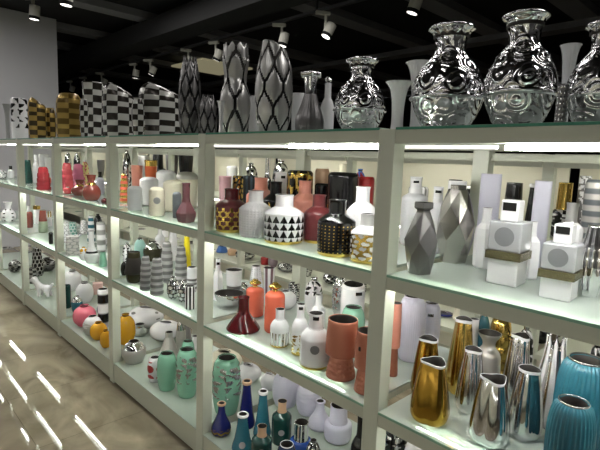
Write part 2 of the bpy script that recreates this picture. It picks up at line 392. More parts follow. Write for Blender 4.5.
for a, b in zip(POSTX, POSTX[1:]):
    x0, x1 = b+PW, a-PW
    # top rail, top panel, back rail
    box('rail', x0, x1, Y0, Y0+.022, .0596+E_, .097+E_, LAMD, unit)
    box('rail', x0, x1, Y1-.03, Y1-.01, .026+E_, .052+E_, LAMD, unit)
    box('shelf_panel', x0, x1, Y0+.095, Y1-.002, .062+E_, .097+E_, LAM, unit)
    o = box('glass_top', x0, x1, Y0+.001, Y1-.004, .0975+E_, .105+E_, glass, unit)
    box('glass_edge', x0, x1, Y0-.001, Y0+.001, .0975+E_, .1045+E_, edge, o)
    for zt, zb in ((ZA, -.372), (ZB, -.810)):
        box('rail', x0, x1, Y0, Y0+.022, zb+E_, zt-.0085+E_, LAMD, unit)
        box('rail', x0, x1, Y1-.03, Y1-.01, zb+E_, zt-.0085+E_, LAMD, unit)
        box('shelf_panel', x0, x1, Y0+.078, Y1-.03, zt-.03+E_, zt-.0085+E_, LAM, unit)
        o = box('glass_shelf', x0, x1, Y0+.001, Y1-.004, zt-.008+E_, zt+E_, glass, unit)
        box('glass_edge', x0, x1, Y0-.001, Y0+.001, zt-.008+E_, zt-.0005+E_, edge2, o)
    box('plinth', x0, x1, Y0+.003, Y1-.004, .012, ZP-.004+E_, LAMD, unit)
    box('base_shelf', x0, x1, Y0+.003, Y1-.004, ZP-.004+E_, ZP+E_, mat('aab5aa', .15), unit)
    # light tubes behind the front rails
    for zc, whole in ((.050, False), (-.363, True), (-.801, True)):
        if whole:
            box('light_tube', x0+.01 if zc > -.5 else x0+.10, x1-.01 if zc > -.5 else x0+.80, Y0+.060, Y0+.067, zc+.006+E_, zc+.013+E_, tubeM, unit, .002)
        else:
            s = x0+.50 if a < -.5 else x0+.30
            box('light_tube', s, min(s+.60, x1-.003), Y0+.034, Y0+.05, zc-(.006 if a > -1.5 else 0)+E_, zc+.006+E_, tubeM, unit, .003)
            box('light_tube', x0+.01, s-.02, Y0+.034, Y0+.05, zc-.004+E_, zc+.006+E_, tubeD, unit, .003)
# ---- second unit across the rear aisle
RY0, RY1 = 2.80, 3.25
RX = [1.83, .44, -.95, -2.374, -3.75, -5.15, -6.6, -8.0, -9.4, -10.8]
rear = thing('display_shelf', 0, 0, -EYE, 'rear shelving unit with cream back panels seen through the front unit', 'shelf', face=False)
for px in RX:
    box('post', px-.03, px+.03, RY0, RY0+.05, 0, .055+E_, LAM, rear, .002)
for a, b in zip(RX, RX[1:]):
    x0, x1 = b+.03, a-.03
    for zt in (.085, -.40, -1.05, -1.36):
        box('shelf_board', x0, x1, RY0+.001, RY1, zt-.03+E_, zt+E_, LAM, rear)
    box('fascia_rail', x0, x1, RY0-.012, RY0, .012+E_, .085+E_, LAMD, rear)
    box('back_panel', x0, x1, RY1, RY1+.02, 0.01, .055+E_, CREAMW, rear)
    box('light_tube', x0+.2, x1-.2, RY0+.03, RY0+.045, .03+E_, .042+E_, mat((1, .98, .95), emit=12.0), rear)
    box('light_tube', x0+.2, x1-.2, RY0+.03, RY0+.045, -.442+E_, -.43+E_, mat((1, .98, .95), emit=12.0), rear)

# ---- unseen facing unit behind the viewer, added so its tubes light the shelf fronts
opp_fill = thing('display_shelf', 0, 0, -EYE, 'unseen lit shelving unit added across the aisle to light the long one', 'shelf', face=False)
for k in range(7):
    x1 = 2.2-k*1.2; x0 = x1-1.2
    box('post', x0, x0+.05, -1.85, -1.80, 0, 1.5, LAM, opp_fill)
    box('back_panel', x0, x1, -2.32, -2.30, .10, 1.5, CREAMW, opp_fill)
    for zt in (.13, .67, 1.10, 1.52):
        box('shelf_board', x0+.05, x1, -2.30, -1.80, zt-.03, zt, LAM, opp_fill)
        if zt > .2: box('light_tube', x0+.2, x1-.15, -1.85, -1.84, zt-.045, zt-.033, mat((1, .98, .95), emit=OPP_FILL), opp_fill)

# ---- ceiling beams, tracks, spotlights
def beam(n, x0, x1, y0, y1, z0, z1): tag(box('trim_%d' % n, x0, x1, y0, y1, z0+E_, z1+E_, BEAM), None, None, kind='structure')

# ---------------------------------------------------------------- reshaping functions used by the vessels
def LOBE(a, t, r, zz): return (r*(1+.035*math.cos(12*a)*(zz > 0)*(1 if t > .9 else .0)), zz)
def LOBE2(a, t, r, zz): return (r*(1.0 if zz < .2 else 1.06), zz)
def PIN(ph):
    def f(a, t, r, zz):
        kb = .80+.24*abs(math.cos(2*a+ph))**.5; kt = .98+.13*math.cos(3*a+2*ph); s_ = max(0, min(1, t))**2.0*.92; k = kb*(1-s_)+kt*s_
        return (r*k, zz*(1+.014*math.cos(2*a+ph)*t))
    return f
def FAC(a, t, r, zz):
    return (r*(1+.16*math.cos(3*a+1.0+(PI if int(t*7) % 2 else 0))*(.15 < t < .85)), zz+.010*math.sin(3*a+t*9)*(.1 < t < .95))
def faceted(name, x, y, z, R, H, rings_, col, label, neck=None, seed=1):
    """a vase cut in flat facets: convex hull of staggered rings, with an open collar"""
    t = thing(name, x, y, z+.0005, label, 'vase'); rnd = random.Random(seed); bm = bmesh.new()
    for k, (r, h, n, ph) in enumerate(rings_):
        for i in range(n):
            a = 2*PI*(i+ph)/n+(rnd.uniform(-.12, .12) if 0 < k < len(rings_)-1 else 0)
            bm.verts.new((r*R*math.cos(a), r*R*math.sin(a), h*H))
    bmesh.ops.convex_hull(bm, input=bm.verts); bmesh.ops.dissolve_limit(bm, angle_limit=.16, verts=bm.verts, edges=bm.edges)
    me = bpy.data.meshes.new('body'); bm.to_mesh(me); bm.free(); link('body', me, M(col), t, False)
    if neck: lathe('collar', neck, M(col), t, R, H, seg=6, sub=1, base=False, mouth=.3, smooth=False, inn=INNER_SHADE)
    return t
def LUMP(a, t, r, zz): return (r*(1+.13*math.cos(2*a+.6)+.06*math.cos(3*a+t*4)), zz*(1+.10*math.cos(a+.8)))
def decanter(x, y, z, hw, zs, label):
    """white square block, patterned gold band, frosted glass block with a round motif, neck with a black tag"""
    z1, z2, z3, z4 = zs
    t = thing('decanter', x, y, z+.0005, label, 'decanter', 'square white decanters at the shelf edge', rz=-PI/2+.06)
    w1 = hw*.86
    box('body', -w1, w1, -w1, w1, 0, z1, M(WHITE), t, .003)
    o = box('band', -hw, hw, -hw, hw, z1, z2, mat('6b6348', .25, .7, bump=(300, 1.0)), t, .001)
    frost = mat('a9aaae', .15); w2 = hw*.93
    box('glass_block', -w2, w2, -w2, w2, z2, z3, frost, t, .004)
    V = [(w2+.0012, .6*w2*math.cos(2*PI*k/24), (z2+z3)/2+.6*w2*math.sin(2*PI*k/24)) for k in range(24)]
    s = mesh('round_motif', V, [tuple(range(24))], mat('77787c', .5), t, False); so = s.modifiers.new('thickness', 'SOLIDIFY'); so.thickness = .0006
    w3 = hw*.5
    box('neck', -w3, w3, -w3, w3, z3, z4, M(WHITE), t, .003)
    box('price_tag', w3, w3+.001, -w3*.75, w3*.75, z3+(z4-z3)*.5, z3+(z4-z3)*.88, M(BLACK), t)
    return t

# ---------------------------------------------------------------- the things on the shelves
vessel('vase', 'fluteflare', -6.219, 1.380, 0.105, 0.0480, 0.4022, (GREY,), 'pale grey fluted vase at the far left end of the top shelf', 'vase', None)
vessel('vase', 'cyl', -5.713, 1.380, 0.105, 0.0769, 0.4318, (WHITE,), 'white cylinder vase with black marbled upper half on the top shelf', 'vase', None, pat=band(.3,1,leaf(3,2)), patmat=BLACK)
vessel('vase', 'arch', -5.008, 1.360, 0.105, 0.0783, 0.3910, (OLDGOLD,), 'gold and black chequered vase with a slanting mouth, left one of the gold pair', 'vase', None, pat=brick(6,9), patmat=('3a2e16',.3,.3), fn=lambda a,t,r,zz:(r, zz*(1-.15*(.5-.5*math.cos(a--PI/2))*(t>.6)*(t-.6)/.4)))
vessel('vase', 'egg', -5.112, 1.500, 0.105, 0.0519, 0.3122, (OLDGOLD,OLDGOLD), 'low gold and dark striped egg vase between the two tall gold chequered vases', 'vase', None, pat=brick(6,7), patmat=('3a2e16',.3,.3))
vessel('vase', 'arch', -4.260, 1.400, 0.105, 0.1015, 0.3747, (OLDGOLD,), 'gold and brown banded straight vase, right one of the gold pair', 'vase', None, pat=brick(6,9), patmat=('6b5526',.3,.5))
vessel('vase', 'tumbler', -3.947, 1.480, 0.105, 0.0807, 0.4385, (PLATE,), 'tall white and dark chequered vase with a flared mouth beside the gold vases', 'vase', None, pat=brick(6,9), patmat=('35302c',.25,.5))
vessel('vase', 'egg', -3.645, 1.300, 0.105, 0.0299, 0.2793, (PLATE,PLATE), 'small white and black chequered vase in front of the flared chequered vase', 'vase', None, pat=brick(6,7), patmat=('35302c',.25,.5))
vessel('vase', 'arch', -3.286, 1.400, 0.105, 0.0998, 0.3738, (PLATE,), 'arched white and black chequered vase with slanting mouth left of the widest one', 'vase', None, pat=brick(8,9), patmat=('35302c',.25,.5), fn=lambda a,t,r,zz:(r, zz*(1-.15*(.5-.5*math.cos(a--PI/2))*(t>.6)*(t-.6)/.4)))
vessel('vase', 'egg', -2.727, 1.280, 0.105, 0.0362, 0.2220, (PLATE,PLATE), 'small chequered vase tucked between the two arched chequered vases', 'vase', None, pat=brick(6,7), patmat=('35302c',.25,.5))
vessel('vase', 'arch', -2.804, 1.460, 0.105, 0.1291, 0.3357, (PLATE,), 'widest white and black chequered vase, standing left of the dark petal vase', 'vase', None, pat=brick(8,9), patmat=('35302c',.25,.5), fn=lambda a,t,r,zz:(r, zz*(1-.15*(.5-.5*math.cos(a--PI/2))*(t>.6)*(t-.6)/.4)))
vessel('vase', 'petal', -2.316, 1.380, 0.105, 0.0607, 0.4293, (DSILV,), 'tall dark pewter vase with pointed overlapping petals, left of the low petal vase', 'vase', None, pat=cells(7,5,0.16,k=0.60), patmat=BLACK, disp=-.04, seg=96, fn=lambda a,t,r,zz:(r, zz*(1-0.10*max(0,(t-.8)/.2)*abs(math.sin(3.5*a)))))
vessel('vase', 'petal', -2.169, 1.400, 0.105, 0.0487, 0.2222, (DSILV,), 'low dark pewter petal vase between two tall silver vases', 'vase', None, pat=cells(7,3,0.16,k=0.60), patmat=BLACK, disp=-.04, seg=96, fn=lambda a,t,r,zz:(r, zz*(1-0.12*max(0,(t-.8)/.2)*abs(math.sin(3.5*a)))))
vessel('vase', 'fluteflare', -1.830, 1.250, 0.105, 0.0200, 0.1463, (WHITE,), 'small white vase peeping out left of the tulip shaped silver vase', 'vase', None)
vessel('vase', 'petal', -1.876, 1.360, 0.105, 0.0726, 0.4195, (SILVER,), 'silver tulip vase wrapped in big leaves with a frilled flaring top', 'vase', None, pat=cells(4,3,.09,k=.6), patmat=BLACK, disp=-.05, fn=lambda a,t,r,zz:(r*(1+.05*math.cos(8*a)*(t>.6)-.28*math.exp(-((t-.62)/.13)**2)+.28*max(0,(t-.75)/.25)), zz*(1-.05*(t>.85)*(.5+.5*math.cos(9*a)))))
vessel('vase', 'cyl', -1.902, 1.500, 0.105, 0.0297, 0.2016, (WHITE,), 'plain white vase half hidden behind the silver tulip vase', 'vase', None)
vessel('vase', 'petal', -1.609, 1.370, 0.105, 0.0782, 0.3933, (SILVER,), 'tallest silver vase with large hexagonal leaves and a slanting teardrop mouth', 'vase', None, pat=cells(6,4,.10,k=.6), patmat=('18181a',.2,.5), disp=-.05, seg=120, fn=lambda a,t,r,zz:(r*(1+.12*t), zz*(1-.12*max(0,(t-.75)/.25)*(.5-.5*math.cos(a+1.2)))))
vessel('vase', 'longneck', -1.373, 1.360, 0.105, 0.0558, 0.2364, (DSILV,CHROME,CHROME), 'dark ribbed silver vase with a crumpled flower shaped mouth', 'vase', None, pat=ribs(28), disp=.03, fn=lambda a,t,r,zz:(r*(1+.9*max(0,zz/0.2-.82)*2.2*(1+.25*math.cos(6*a))), zz))
vessel('jar', 'bottle', -1.429, 1.520, 0.105, 0.0301, 0.2241, (WHITE,WHITE), 'white lidded jar with a little ball knob, behind the frilled silver vase', 'vase', None, stop=(CHROME,.013,.03))
vessel('vase', 'tumbler', -1.677, 1.580, 0.105, 0.0333, 0.2039, (WHITE,), 'white tumbler vase behind the tall leaf vase and the frilled vase', 'vase', None)
vessel('urn', 'urn', -1.151, 1.400, 0.105, 0.0940, 0.2664, (CHROME,CHROME), 'smallest of the big embossed silver urns, beside two white fluted vases', 'urn', None, eng=18, seg=72, fn=LOBE)
vessel('vase', 'fluteflare', -0.954, 1.360, 0.105, 0.0445, 0.1653, (WHITE,), 'shorter white fluted trumpet vase between the silver urns', 'vase', None, pat=ribs(22), disp=.03)
vessel('vase', 'fluteflare', -0.969, 1.500, 0.105, 0.0506, 0.2526, (WHITE,), 'taller white fluted trumpet vase behind the shorter one', 'vase', None, pat=ribs(22), disp=.03)
vessel('urn', 'urn', -0.798, 1.400, 0.105, 0.1114, 0.3203, (CHROME,CHROME), 'big embossed silver urn with wide frilled lip, left of the tallest urn', 'urn', None, eng=15, seg=72, fn=LOBE)
vessel('urn', 'urn', -0.574, 1.400, 0.105, 0.0962, 0.3147, (CHROME,CHROME), 'tallest embossed silver urn with a wide straight neck', 'urn', None, eng=15, seg=72, fn=LOBE2)
vessel('vase', 'fluteflare', -0.503, 1.560, 0.105, 0.0288, 0.2569, (WHITE,), 'slim white trumpet vase between the two right hand urns', 'vase', None, pat=ribs(16), disp=.03)
vessel('vase', 'cyl', -0.429, 1.310, 0.105, 0.0132, 0.1063, (DSILV,), 'small dark studded silver vase at the foot of the right hand urn', 'vase', None, pat=dots(10,8,.3), patmat=CHROME, disp=.06)
vessel('urn', 'urn', -0.374, 1.420, 0.105, 0.0833, 0.2632, (CHROME,CHROME), 'embossed silver urn cut off by the right edge', 'urn', None, eng=15, seg=72, fn=LOBE)
faceted('vase', -0.762, 1.250, ZA, .052, .215, [(.66,0,5,0),(.92,.26,5,.5),(1,.48,5,0),(.66,.72,5,.5),(.40,.88,5,0)], DSILV, 'dark faceted metal bottle vase with a collar at the front of the right bay', [(.40,.84),(.42,.90),(.60,.93),(.60,1)], 3)
faceted('vase', -0.789, 1.503, ZA, .066, .262, [(.66,0,6,.2),(.74,.10,6,.2),(.97,.30,6,.7),(1,.52,6,.2),(.80,.74,6,.7),(.50,.95,6,.2)], ('a8a5a1',.22,1), 'large silver vase cut in pentagon facets beside the dark faceted bottle', [(.44,.94),(.44,1)], 5)
decanter(-0.543, 1.356, ZA, 0.0483, (0.0721, 0.0954, 0.1788, 0.2383), 'square white decanter with a grey round motif, left one at the shelf edge')
decanter(-0.391, 1.316, ZA, 0.0424, (0.0535, 0.0745, 0.1424, 0.1913), 'square white decanter with a grey round motif, right one at the shelf edge')
vessel('decanter', 'drum', -1.067, 1.680, -0.326, 0.0520, 0.2776, (SILK,WHITE), 'ribbed white decanter with black tag on its broad cap, left in the right bay', 'decanter', None, pat=ribs(20), disp=.02, tg=(.93,.022,.010), fn=lambda a,t,r,zz:(r, zz))
vessel('decanter', 'drum', -0.918, 1.600, -0.326, 0.0381, 0.2476, (SILK,WHITE), 'white decanter with black tag between the faceted vases and the ribbed decanter', 'decanter', None, tg=(.93,.022,.010))
vessel('box', 'block', -0.897, 1.700, -0.326, 0.0333, 0.2708, (WHITE,), 'white gift box with a black window behind the silver faceted vase', 'box', None, tg=(.9,.05,.018))
vessel('box', 'block', -0.749, 1.660, -0.326, 0.0336, 0.3039, (LAV,), 'tall plain lavender white carton behind the left square decanter', 'box', None)
vessel('box', 'block', -0.559, 1.620, -0.326, 0.0248, 0.2899, (LAV,), 'tall plain lavender white carton between the two square decanters', 'box', None)
vessel('decanter', 'slimbottle', -0.680, 1.500, -0.326, 0.0336, 0.1964, (WHITE,WHITE), 'white shouldered decanter half hidden left of the square decanter', 'decanter', None, flat=8)
vessel('decanter', 'slimbottle', -0.523, 1.470, -0.326, 0.0269, 0.1711, (WHITE,WHITE), 'white hexagonal decanter standing between the square decanters', 'decanter', None, flat=6)
vessel('decanter', 'drum', -0.433, 1.500, -0.326, 0.0329, 0.2346, (WHITE,SILVER), 'white jar with a clear ribbed collar behind the right square decanter', 'jar', None, pat=ribs(16), disp=.02)
vessel('vase', 'petal', -0.342, 1.400, -0.326, 0.0301, 0.1865, (CHROME,), 'mirror silver ribbed vase beside the right square decanter at the picture edge', 'vase', None, pat=ribs(10), disp=.10)
vessel('vase', 'cyl', -0.408, 1.620, -0.326, 0.0312, 0.3012, (MSILV,), 'grey and silver ringed cylinder vase at the right picture edge', 'vase', None, pat=rings(9), patmat=SLATE)
vessel('vase', 'egg', -0.975, 1.572, -0.763, 0.0516, 0.2577, (LAV,LAV), 'white ribbed egg vase behind the gold vases, nearest the post', 'vase', None, pat=ribs(40), disp=.025, seg=200)
vessel('vase', 'egg', -0.968, 1.700, -0.763, 0.0395, 0.2076, (LAV,LAV), 'smaller white ribbed egg vase with a black tag behind the larger one', 'vase', None, pat=ribs(36), disp=.025, seg=180, tg=(.8,.022,.012))
vessel('vase', 'pinch', -0.714, 1.468, -0.763, 0.0431, 0.2582, (GOLD,WHITE), 'tall mirror gold pinched vase standing behind the other gold ones', 'vase', None, fn=PIN(.3))
vessel('vase', 'pinch', -0.779, 1.360, -0.763, 0.0481, 0.1980, (DGOLD,WHITE), 'middle gold pinched vase, half hidden by the front gold one', 'vase', None, fn=PIN(1.2))
vessel('vase', 'pinch', -0.682, 1.237, -0.763, 0.0590, 0.1857, (DGOLD,WHITE), 'front gold pinched vase at the shelf edge', 'vase', None, fn=PIN(2.0))
vessel('vase', 'pinch', -0.632, 1.378, -0.763, 0.0424, 0.2027, (CHROME,WHITE), 'silver pinched vase between the gold and the front silver vases', 'vase', None, fn=PIN(.8))
vessel('vase', 'pinch', -0.510, 1.263, -0.763, 0.0547, 0.1879, (CHROME,WHITE), 'front silver pinched vase nearest the shelf edge', 'vase', None, fn=PIN(2.4))
vessel('vase', 'pinch', -0.457, 1.366, -0.763, 0.0468, 0.2032, (CHROME,WHITE), 'silver pinched vase just left of the teal ribbed vases', 'vase', None, fn=PIN(.2))
vessel('vase', 'pinch', -0.547, 1.524, -0.763, 0.0434, 0.2389, (CHROME,WHITE), 'silver pinched vase tinged gold, rearmost of the silver ones', 'vase', None, fn=PIN(1.6))
vessel('vase', 'jar2', -0.745, 1.620, -0.763, 0.0256, 0.2175, (WHITE,WHITE), 'slim white bottle vase behind the gold pinched vases', 'vase', None)
vessel('vase', 'jug', -0.652, 1.540, -0.763, 0.0423, 0.2108, (MSILV,MSILV,MSILV), 'brushed silver vase with a wide flaring lip', 'vase', None)
vessel('ornament', 'stack', -0.687, 1.714, -0.763, 0.0509, 0.2173, (GOLD,), 'stacked gold bowl ornament behind the brushed silver vase', 'ornament', None)
vessel('vase', 'ball', -0.763, 1.740, -0.763, 0.0251, 0.2150, (DTEAL,CHROME), 'little dark teal ball vase beside the gold ornament', 'vase', None)
vessel('vase', 'petal', -0.435, 1.500, -0.763, 0.0550, 0.2750, (CHROME,), 'silver vase of long white petals left of the teal ribbed vases', 'vase', None, pat=ribs(8), patmat=WHITE, disp=.10, seg=128, fn=lambda a,t,r,zz:(r*(1.25-1.05*t+.5*t**4), zz*(1-.10*(t>.9)*abs(math.sin(4*a)))))
vessel('vase', 'egg', -0.318, 1.360, -0.763, 0.0642, 0.2814, (TEAL,CHROME), 'larger teal blue ribbed vase with silver lip at the right edge', 'vase', None, pat=ribs(34), disp=.045, seg=272)
vessel('vase', 'egg', -0.303, 1.225, -0.763, 0.0510, 0.2184, (TEAL,CHROME), 'smaller teal blue ribbed vase with silver lip at the front corner', 'vase', None, pat=ribs(32), disp=.045, seg=256)
vessel('vase', 'ball', -0.365, 1.660, -0.763, 0.0263, 0.2387, (BLACK,BLACK), 'black and white leafy ball vase behind the larger teal vase', 'vase', None, pat=leaf(4,2), patmat=WHITE)
vessel('vase', 'ball', -0.605, 1.736, -0.763, 0.0291, 0.2053, (BLACK,CHROME), 'black and silver ball vase behind the silver petal vase', 'vase', None, pat=leaf(3,2), patmat=WHITE)
vessel('vase', 'goblet', -0.935, 1.400, -0.763, 0.0213, 0.2714, (SALMON,COPPER), 'coral goblet vase seen just right of the near post', 'vase', None)
vessel('vase', 'ball', -0.847, 1.450, -1.304, 0.0462, 0.3388, (WHITE,WHITE), 'white round vase low behind the near post', 'vase', None)
vessel('vase', 'ball', -1.043, 1.620, -1.304, 0.0538, 0.2168, (BLACK,CHROME), 'black round vase low behind the near post', 'vase', None, pat=leaf(3,2), patmat=CHROME)
vessel('vase', 'drumhi', -1.736, 1.249, -0.326, 0.0711, 0.1900, (MAROON,BURG,GOLD), 'maroon bottle vase with gold mesh body, leftmost in its bay', 'vase', None, pat=band(.06,.76,cells(12,7,.28)), patmat=GOLD)
vessel('vase', 'drumhi', -1.560, 1.247, -0.326, 0.0693, 0.1935, (WHITE,WHITE), 'white drum bottle with fine woven texture', 'vase', None, pat=dots(30,14,.3), disp=-.03, seg=180, rows=70)
vessel('vase', 'drumhi', -1.393, 1.258, -0.326, 0.0797, 0.1894, (WHITE,WHITE,GOLD), 'white drum bottle with black triangles and gold foot', 'vase', None, pat=band(.06,.78,tri(16,5)), patmat=BLACK, seg=192, rows=70)
vessel('vase', 'drumhi', -1.320, 1.380, -0.326, 0.0588, 0.1921, (MAROON,MAROON,GOLD), 'maroon bottle vase with small leaf texture and gold foot', 'vase', None, pat=cells(14,8,.2), disp=-.02)
vessel('vase', 'drumhi', -1.101, 1.245, -0.326, 0.0669, 0.1946, (BLACK,BLACK,GOLD), 'black drum bottle with gold dots, front one by the post', 'vase', None, pat=band(.08,.78,dots(26,13,.2)), patmat=GOLD, seg=182, rows=80)
vessel('vase', 'drumhi', -0.964, 1.247, -0.326, 0.0560, 0.1598, (WHITE,WHITE,GOLD), 'white drum bottle with gold mottling, right beside the post', 'vase', None, pat=band(.05,.8,cells(10,7,.34,jit=.3)), patmat=GOLD)
vessel('vase', 'drumhi', -1.888, 1.540, -0.326, 0.0742, 0.2314, (SALMON,SALMON), 'salmon bottle vase behind the woven white one', 'vase', None, pat=cells(14,8,.2), disp=-.02)
vessel('vase', 'drumhi', -1.656, 1.440, -0.326, 0.0603, 0.2248, (BLACK,BLACK,GOLD), 'black bottle vase with gold triangles behind the white triangle one', 'vase', None, pat=band(.05,.8,tri(12,5)), patmat=GOLD)
vessel('vase', 'drumhi', -1.546, 1.520, -0.326, 0.0644, 0.2353, (SALMON,SALMON), 'salmon bottle vase behind the maroon leaf textured one', 'vase', None, pat=cells(14,8,.2), disp=-.02)
vessel('vase', 'drumhi', -1.106, 1.390, -0.326, 0.0577, 0.2380, (WHITE,WHITE), 'white ribbed bottle vase behind the black gold dotted one', 'vase', None, pat=ribs(30), disp=.02)
vessel('vase', 'cyl', -1.372, 1.580, -0.326, 0.0661, 0.2796, (BLACK,), 'wide black ribbed drum vase at the back of its shelf', 'vase', None, pat=band(0,.5,cells(10,6,.3)), patmat=GOLD)
vessel('vase', 'cyl', -1.686, 1.620, -0.326, 0.0644, 0.2760, (BLACK,), 'black drum vase with gold leopard cells at the back', 'vase', None, pat=cells(9,5,.26,jit=.25), patmat=GOLD)
vessel('vase', 'cyl', -1.642, 1.730, -0.326, 0.0353, 0.2890, (BEIGE,), 'small peach coloured vase above the black bottle necks', 'vase', None)
vessel('vase', 'cyl', -1.552, 1.640, -0.326, 0.0358, 0.2204, (BLACK,), 'short black drum vase under the peach one', 'vase', None, pat=band(0,.2,ribs(1)), patmat=GOLD)
vessel('vase', 'cyl', -1.338, 1.700, -0.326, 0.0361, 0.2642, (RED,), 'bright red vase at the back beside the post', 'vase', None)
vessel('box', 'block', -1.900, 1.700, -0.326, 0.0404, 0.2629, (WHITE,), 'small white box with black tag at the back of the middle bay', 'box', None, tg=(.9,.025,.014))
vessel('vase', 'tumbler', -2.177, 1.520, -0.326, 0.0356, 0.2221, (('b08a90',.3,0),), 'dusty pink vase in the far left corner of the middle bay', 'vase', None)
vessel('vase', 'cyl', -2.166, 1.600, -0.326, 0.0308, 0.2285, (GOLD,), 'gold brocade vase between the dusty pink and slate blue vases', 'vase', None, pat=cells(8,8,.3,jit=.3), patmat=BLACK)
vessel('vase', 'cyl', -2.195, 1.700, -0.326, 0.0406, 0.2275, (('4a5a6c',.3,0),), 'slate blue striped vase behind the woven white bottle', 'vase', None, pat=ribs(9), patmat=('20262e',.3,0))
vessel('vase', 'cone', -1.643, 1.257, -0.763, 0.0757, 0.1510, (BURG,BURG,GOLD), 'burgundy cone vase with gold base line at the front left', 'vase', None)
vessel('bottle', 'pill', -1.766, 1.420, -0.763, 0.0440, 0.1435, (CORAL,CORAL), 'coral red bottle with gold leaf stopper, left one of the two', 'bottle', None, stop=(GOLD,.026,.042), pat=band(.1,.7,ribs(9)), disp=.01)
vessel('bottle', 'pill', -1.540, 1.352, -0.763, 0.0446, 0.1863, (CORAL,CORAL), 'coral red bottle with gold leaf stopper, right one of the two', 'bottle', None, stop=(GOLD,.026,.042), pat=band(.1,.7,ribs(9)), disp=.01)
vessel('vase', 'bottle', -1.404, 1.263, -0.763, 0.0393, 0.1558, (WHITE,WHITE,GOLD), 'small white bottle vase with a silver striped lower band', 'vase', None, pat=band(.04,.55,ribs(16)), patmat=CHROME)
vessel('vase', 'bottle', -1.175, 1.238, -0.763, 0.0563, 0.2040, (WHITE,WHITE,GOLD), 'white bottle vase with round grey sticker and gold foot', 'vase', None, st=(.40,.017,('77777a',.5,0)), tg=(.93,.022,.014))
vessel('vase', 'bottle', -1.290, 1.270, -0.763, 0.0338, 0.2041, (WHITE,WHITE,GOLD), 'white bottle vase with gold filigree belly behind the stickered one', 'vase', None, pat=band(.04,.6,leaf(5,3)), patmat=GOLD, tg=(.93,.016,.012))
vessel('vase', 'slimbottle', -1.378, 1.463, -0.763, 0.0307, 0.1866, (WHITE,WHITE), 'slim plain white bottle vase left of the white leaf vase', 'vase', None)
vessel('vase', 'goblet', -1.053, 1.249, -0.763, 0.0589, 0.2120, (COPPER,COPPER), 'copper pink goblet vase with a chequered dotted foot, fully visible', 'vase', None, seg=96)
vessel('vase', 'goblet', -0.922, 1.233, -0.763, 0.0466, 0.2095, (COPPER,COPPER), 'copper pink goblet vase with tag, half behind the near post', 'vase', None, tg=(.75,.01,.014,-.7))
vessel('vase', 'egg', -1.147, 1.420, -0.763, 0.0494, 0.1992, (MINT,MINT), 'mint green egg vase behind the copper goblets', 'vase', None)
vessel('vase', 'cyl', -1.267, 1.560, -0.763, 0.0736, 0.2445, (WHITE,), 'white oval vase with a black leaf medallion and black tag', 'vase', None, st=(.45,.030,('6f6a62',.4,.2)), tg=(.9,.028,.014,.35), sy=.7)
vessel('vase', 'ball', -1.766, 1.620, -0.763, 0.0597, 0.0952, (WHITE,WHITE), 'white ball vase right of the coral bottles', 'vase', None)
vessel('vase', 'ball', -1.599, 1.660, -0.763, 0.0450, 0.1878, (WHITE,CHROME), 'white ball vase with black and silver flowers', 'vase', None, pat=band(.6,1,leaf(4,2)), patmat=BLACK)
vessel('bottle', 'bottle', -2.087, 1.420, -0.763, 0.0265, 0.2265, (WHITE,WHITE), 'white square bottle with black tag beside the far post', 'bottle', None, flat=4, tg=(.9,.016,.014))
vessel('vase', 'tumbler', -2.051, 1.500, -0.763, 0.0459, 0.1626, (WHITE,), 'white vase with a silver pewter band near the coral bottles', 'vase', None, pat=band(0,.5,lambda u,v:1.0), patmat=DSILV)
vessel('bowl', 'bowl', -1.954, 1.400, -0.763, 0.0765, 0.0734, (CHROME,), 'wide white and silver pedestal bowl behind the burgundy cone vase', 'bowl', None)
vessel('vase', 'taper', -2.135, 1.720, -0.763, 0.0411, 0.1406, (WHITE,), 'slim white vase with grey speckles behind the left coral bottle', 'vase', None, pat=dots(12,12,.2), patmat=GREY)
vessel('vase', 'egg', -1.902, 1.356, -1.304, 0.0715, 0.2970, (MINT,MINT), 'mint green vase with a silver flower relief, right of the far post', 'vase', None, pat=band(.35,.92,leaf(4,2.6)), patmat=('a9a9a8',.22,.85), disp=.05)
vessel('vase', 'ball', -2.340, 1.648, -1.304, 0.1172, 0.1101, (CREAM,CREAM), 'large lopsided white vase behind the mint relief vase', 'vase', None, fn=LUMP)
vessel('vase', 'ball', -2.111, 1.660, -1.304, 0.0825, 0.1008, (WHITE,WHITE), 'white shell shaped vase left of the ribbed white vases', 'vase', None, fn=LUMP)
vessel('vase', 'ball', -1.951, 1.688, -1.304, 0.0543, 0.0944, (WHITE,WHITE), 'small white folded ball vase beside the white shell vase', 'vase', None, fn=LUMP)
vessel('vase', 'egg', -1.762, 1.643, -1.304, 0.0699, 0.1707, (LAV,LAV), 'white vertically creased egg vase with dark mouth', 'vase', None, pat=ribs(12), disp=.03)
vessel('vase', 'egg', -1.623, 1.680, -1.304, 0.0653, 0.1500, (LAV,LAV), 'white horizontally ribbed egg vase right of the creased one', 'vase', None, pat=rings(7), disp=.03, seg=40, fn=lambda a,t,r,zz:(r,zz))
vessel('vase', 'longneck', -1.486, 1.621, -1.304, 0.0566, 0.1379, (LAV,LAV,LAV), 'squat white jar vase with rolled lip', 'vase', None, fn=lambda a,t,r,zz:(r*1.0,zz))
vessel('vase', 'jar2', -1.360, 1.615, -1.304, 0.0659, 0.1717, (LAV,LAV), 'white two tier jar vase with a broad open neck', 'vase', None)
vessel('vase', 'slimbottle', -1.032, 1.360, -1.304, 0.0344, 0.3613, (BLACK,BLACK), 'tall black glossy vase beside the near post', 'vase', None)
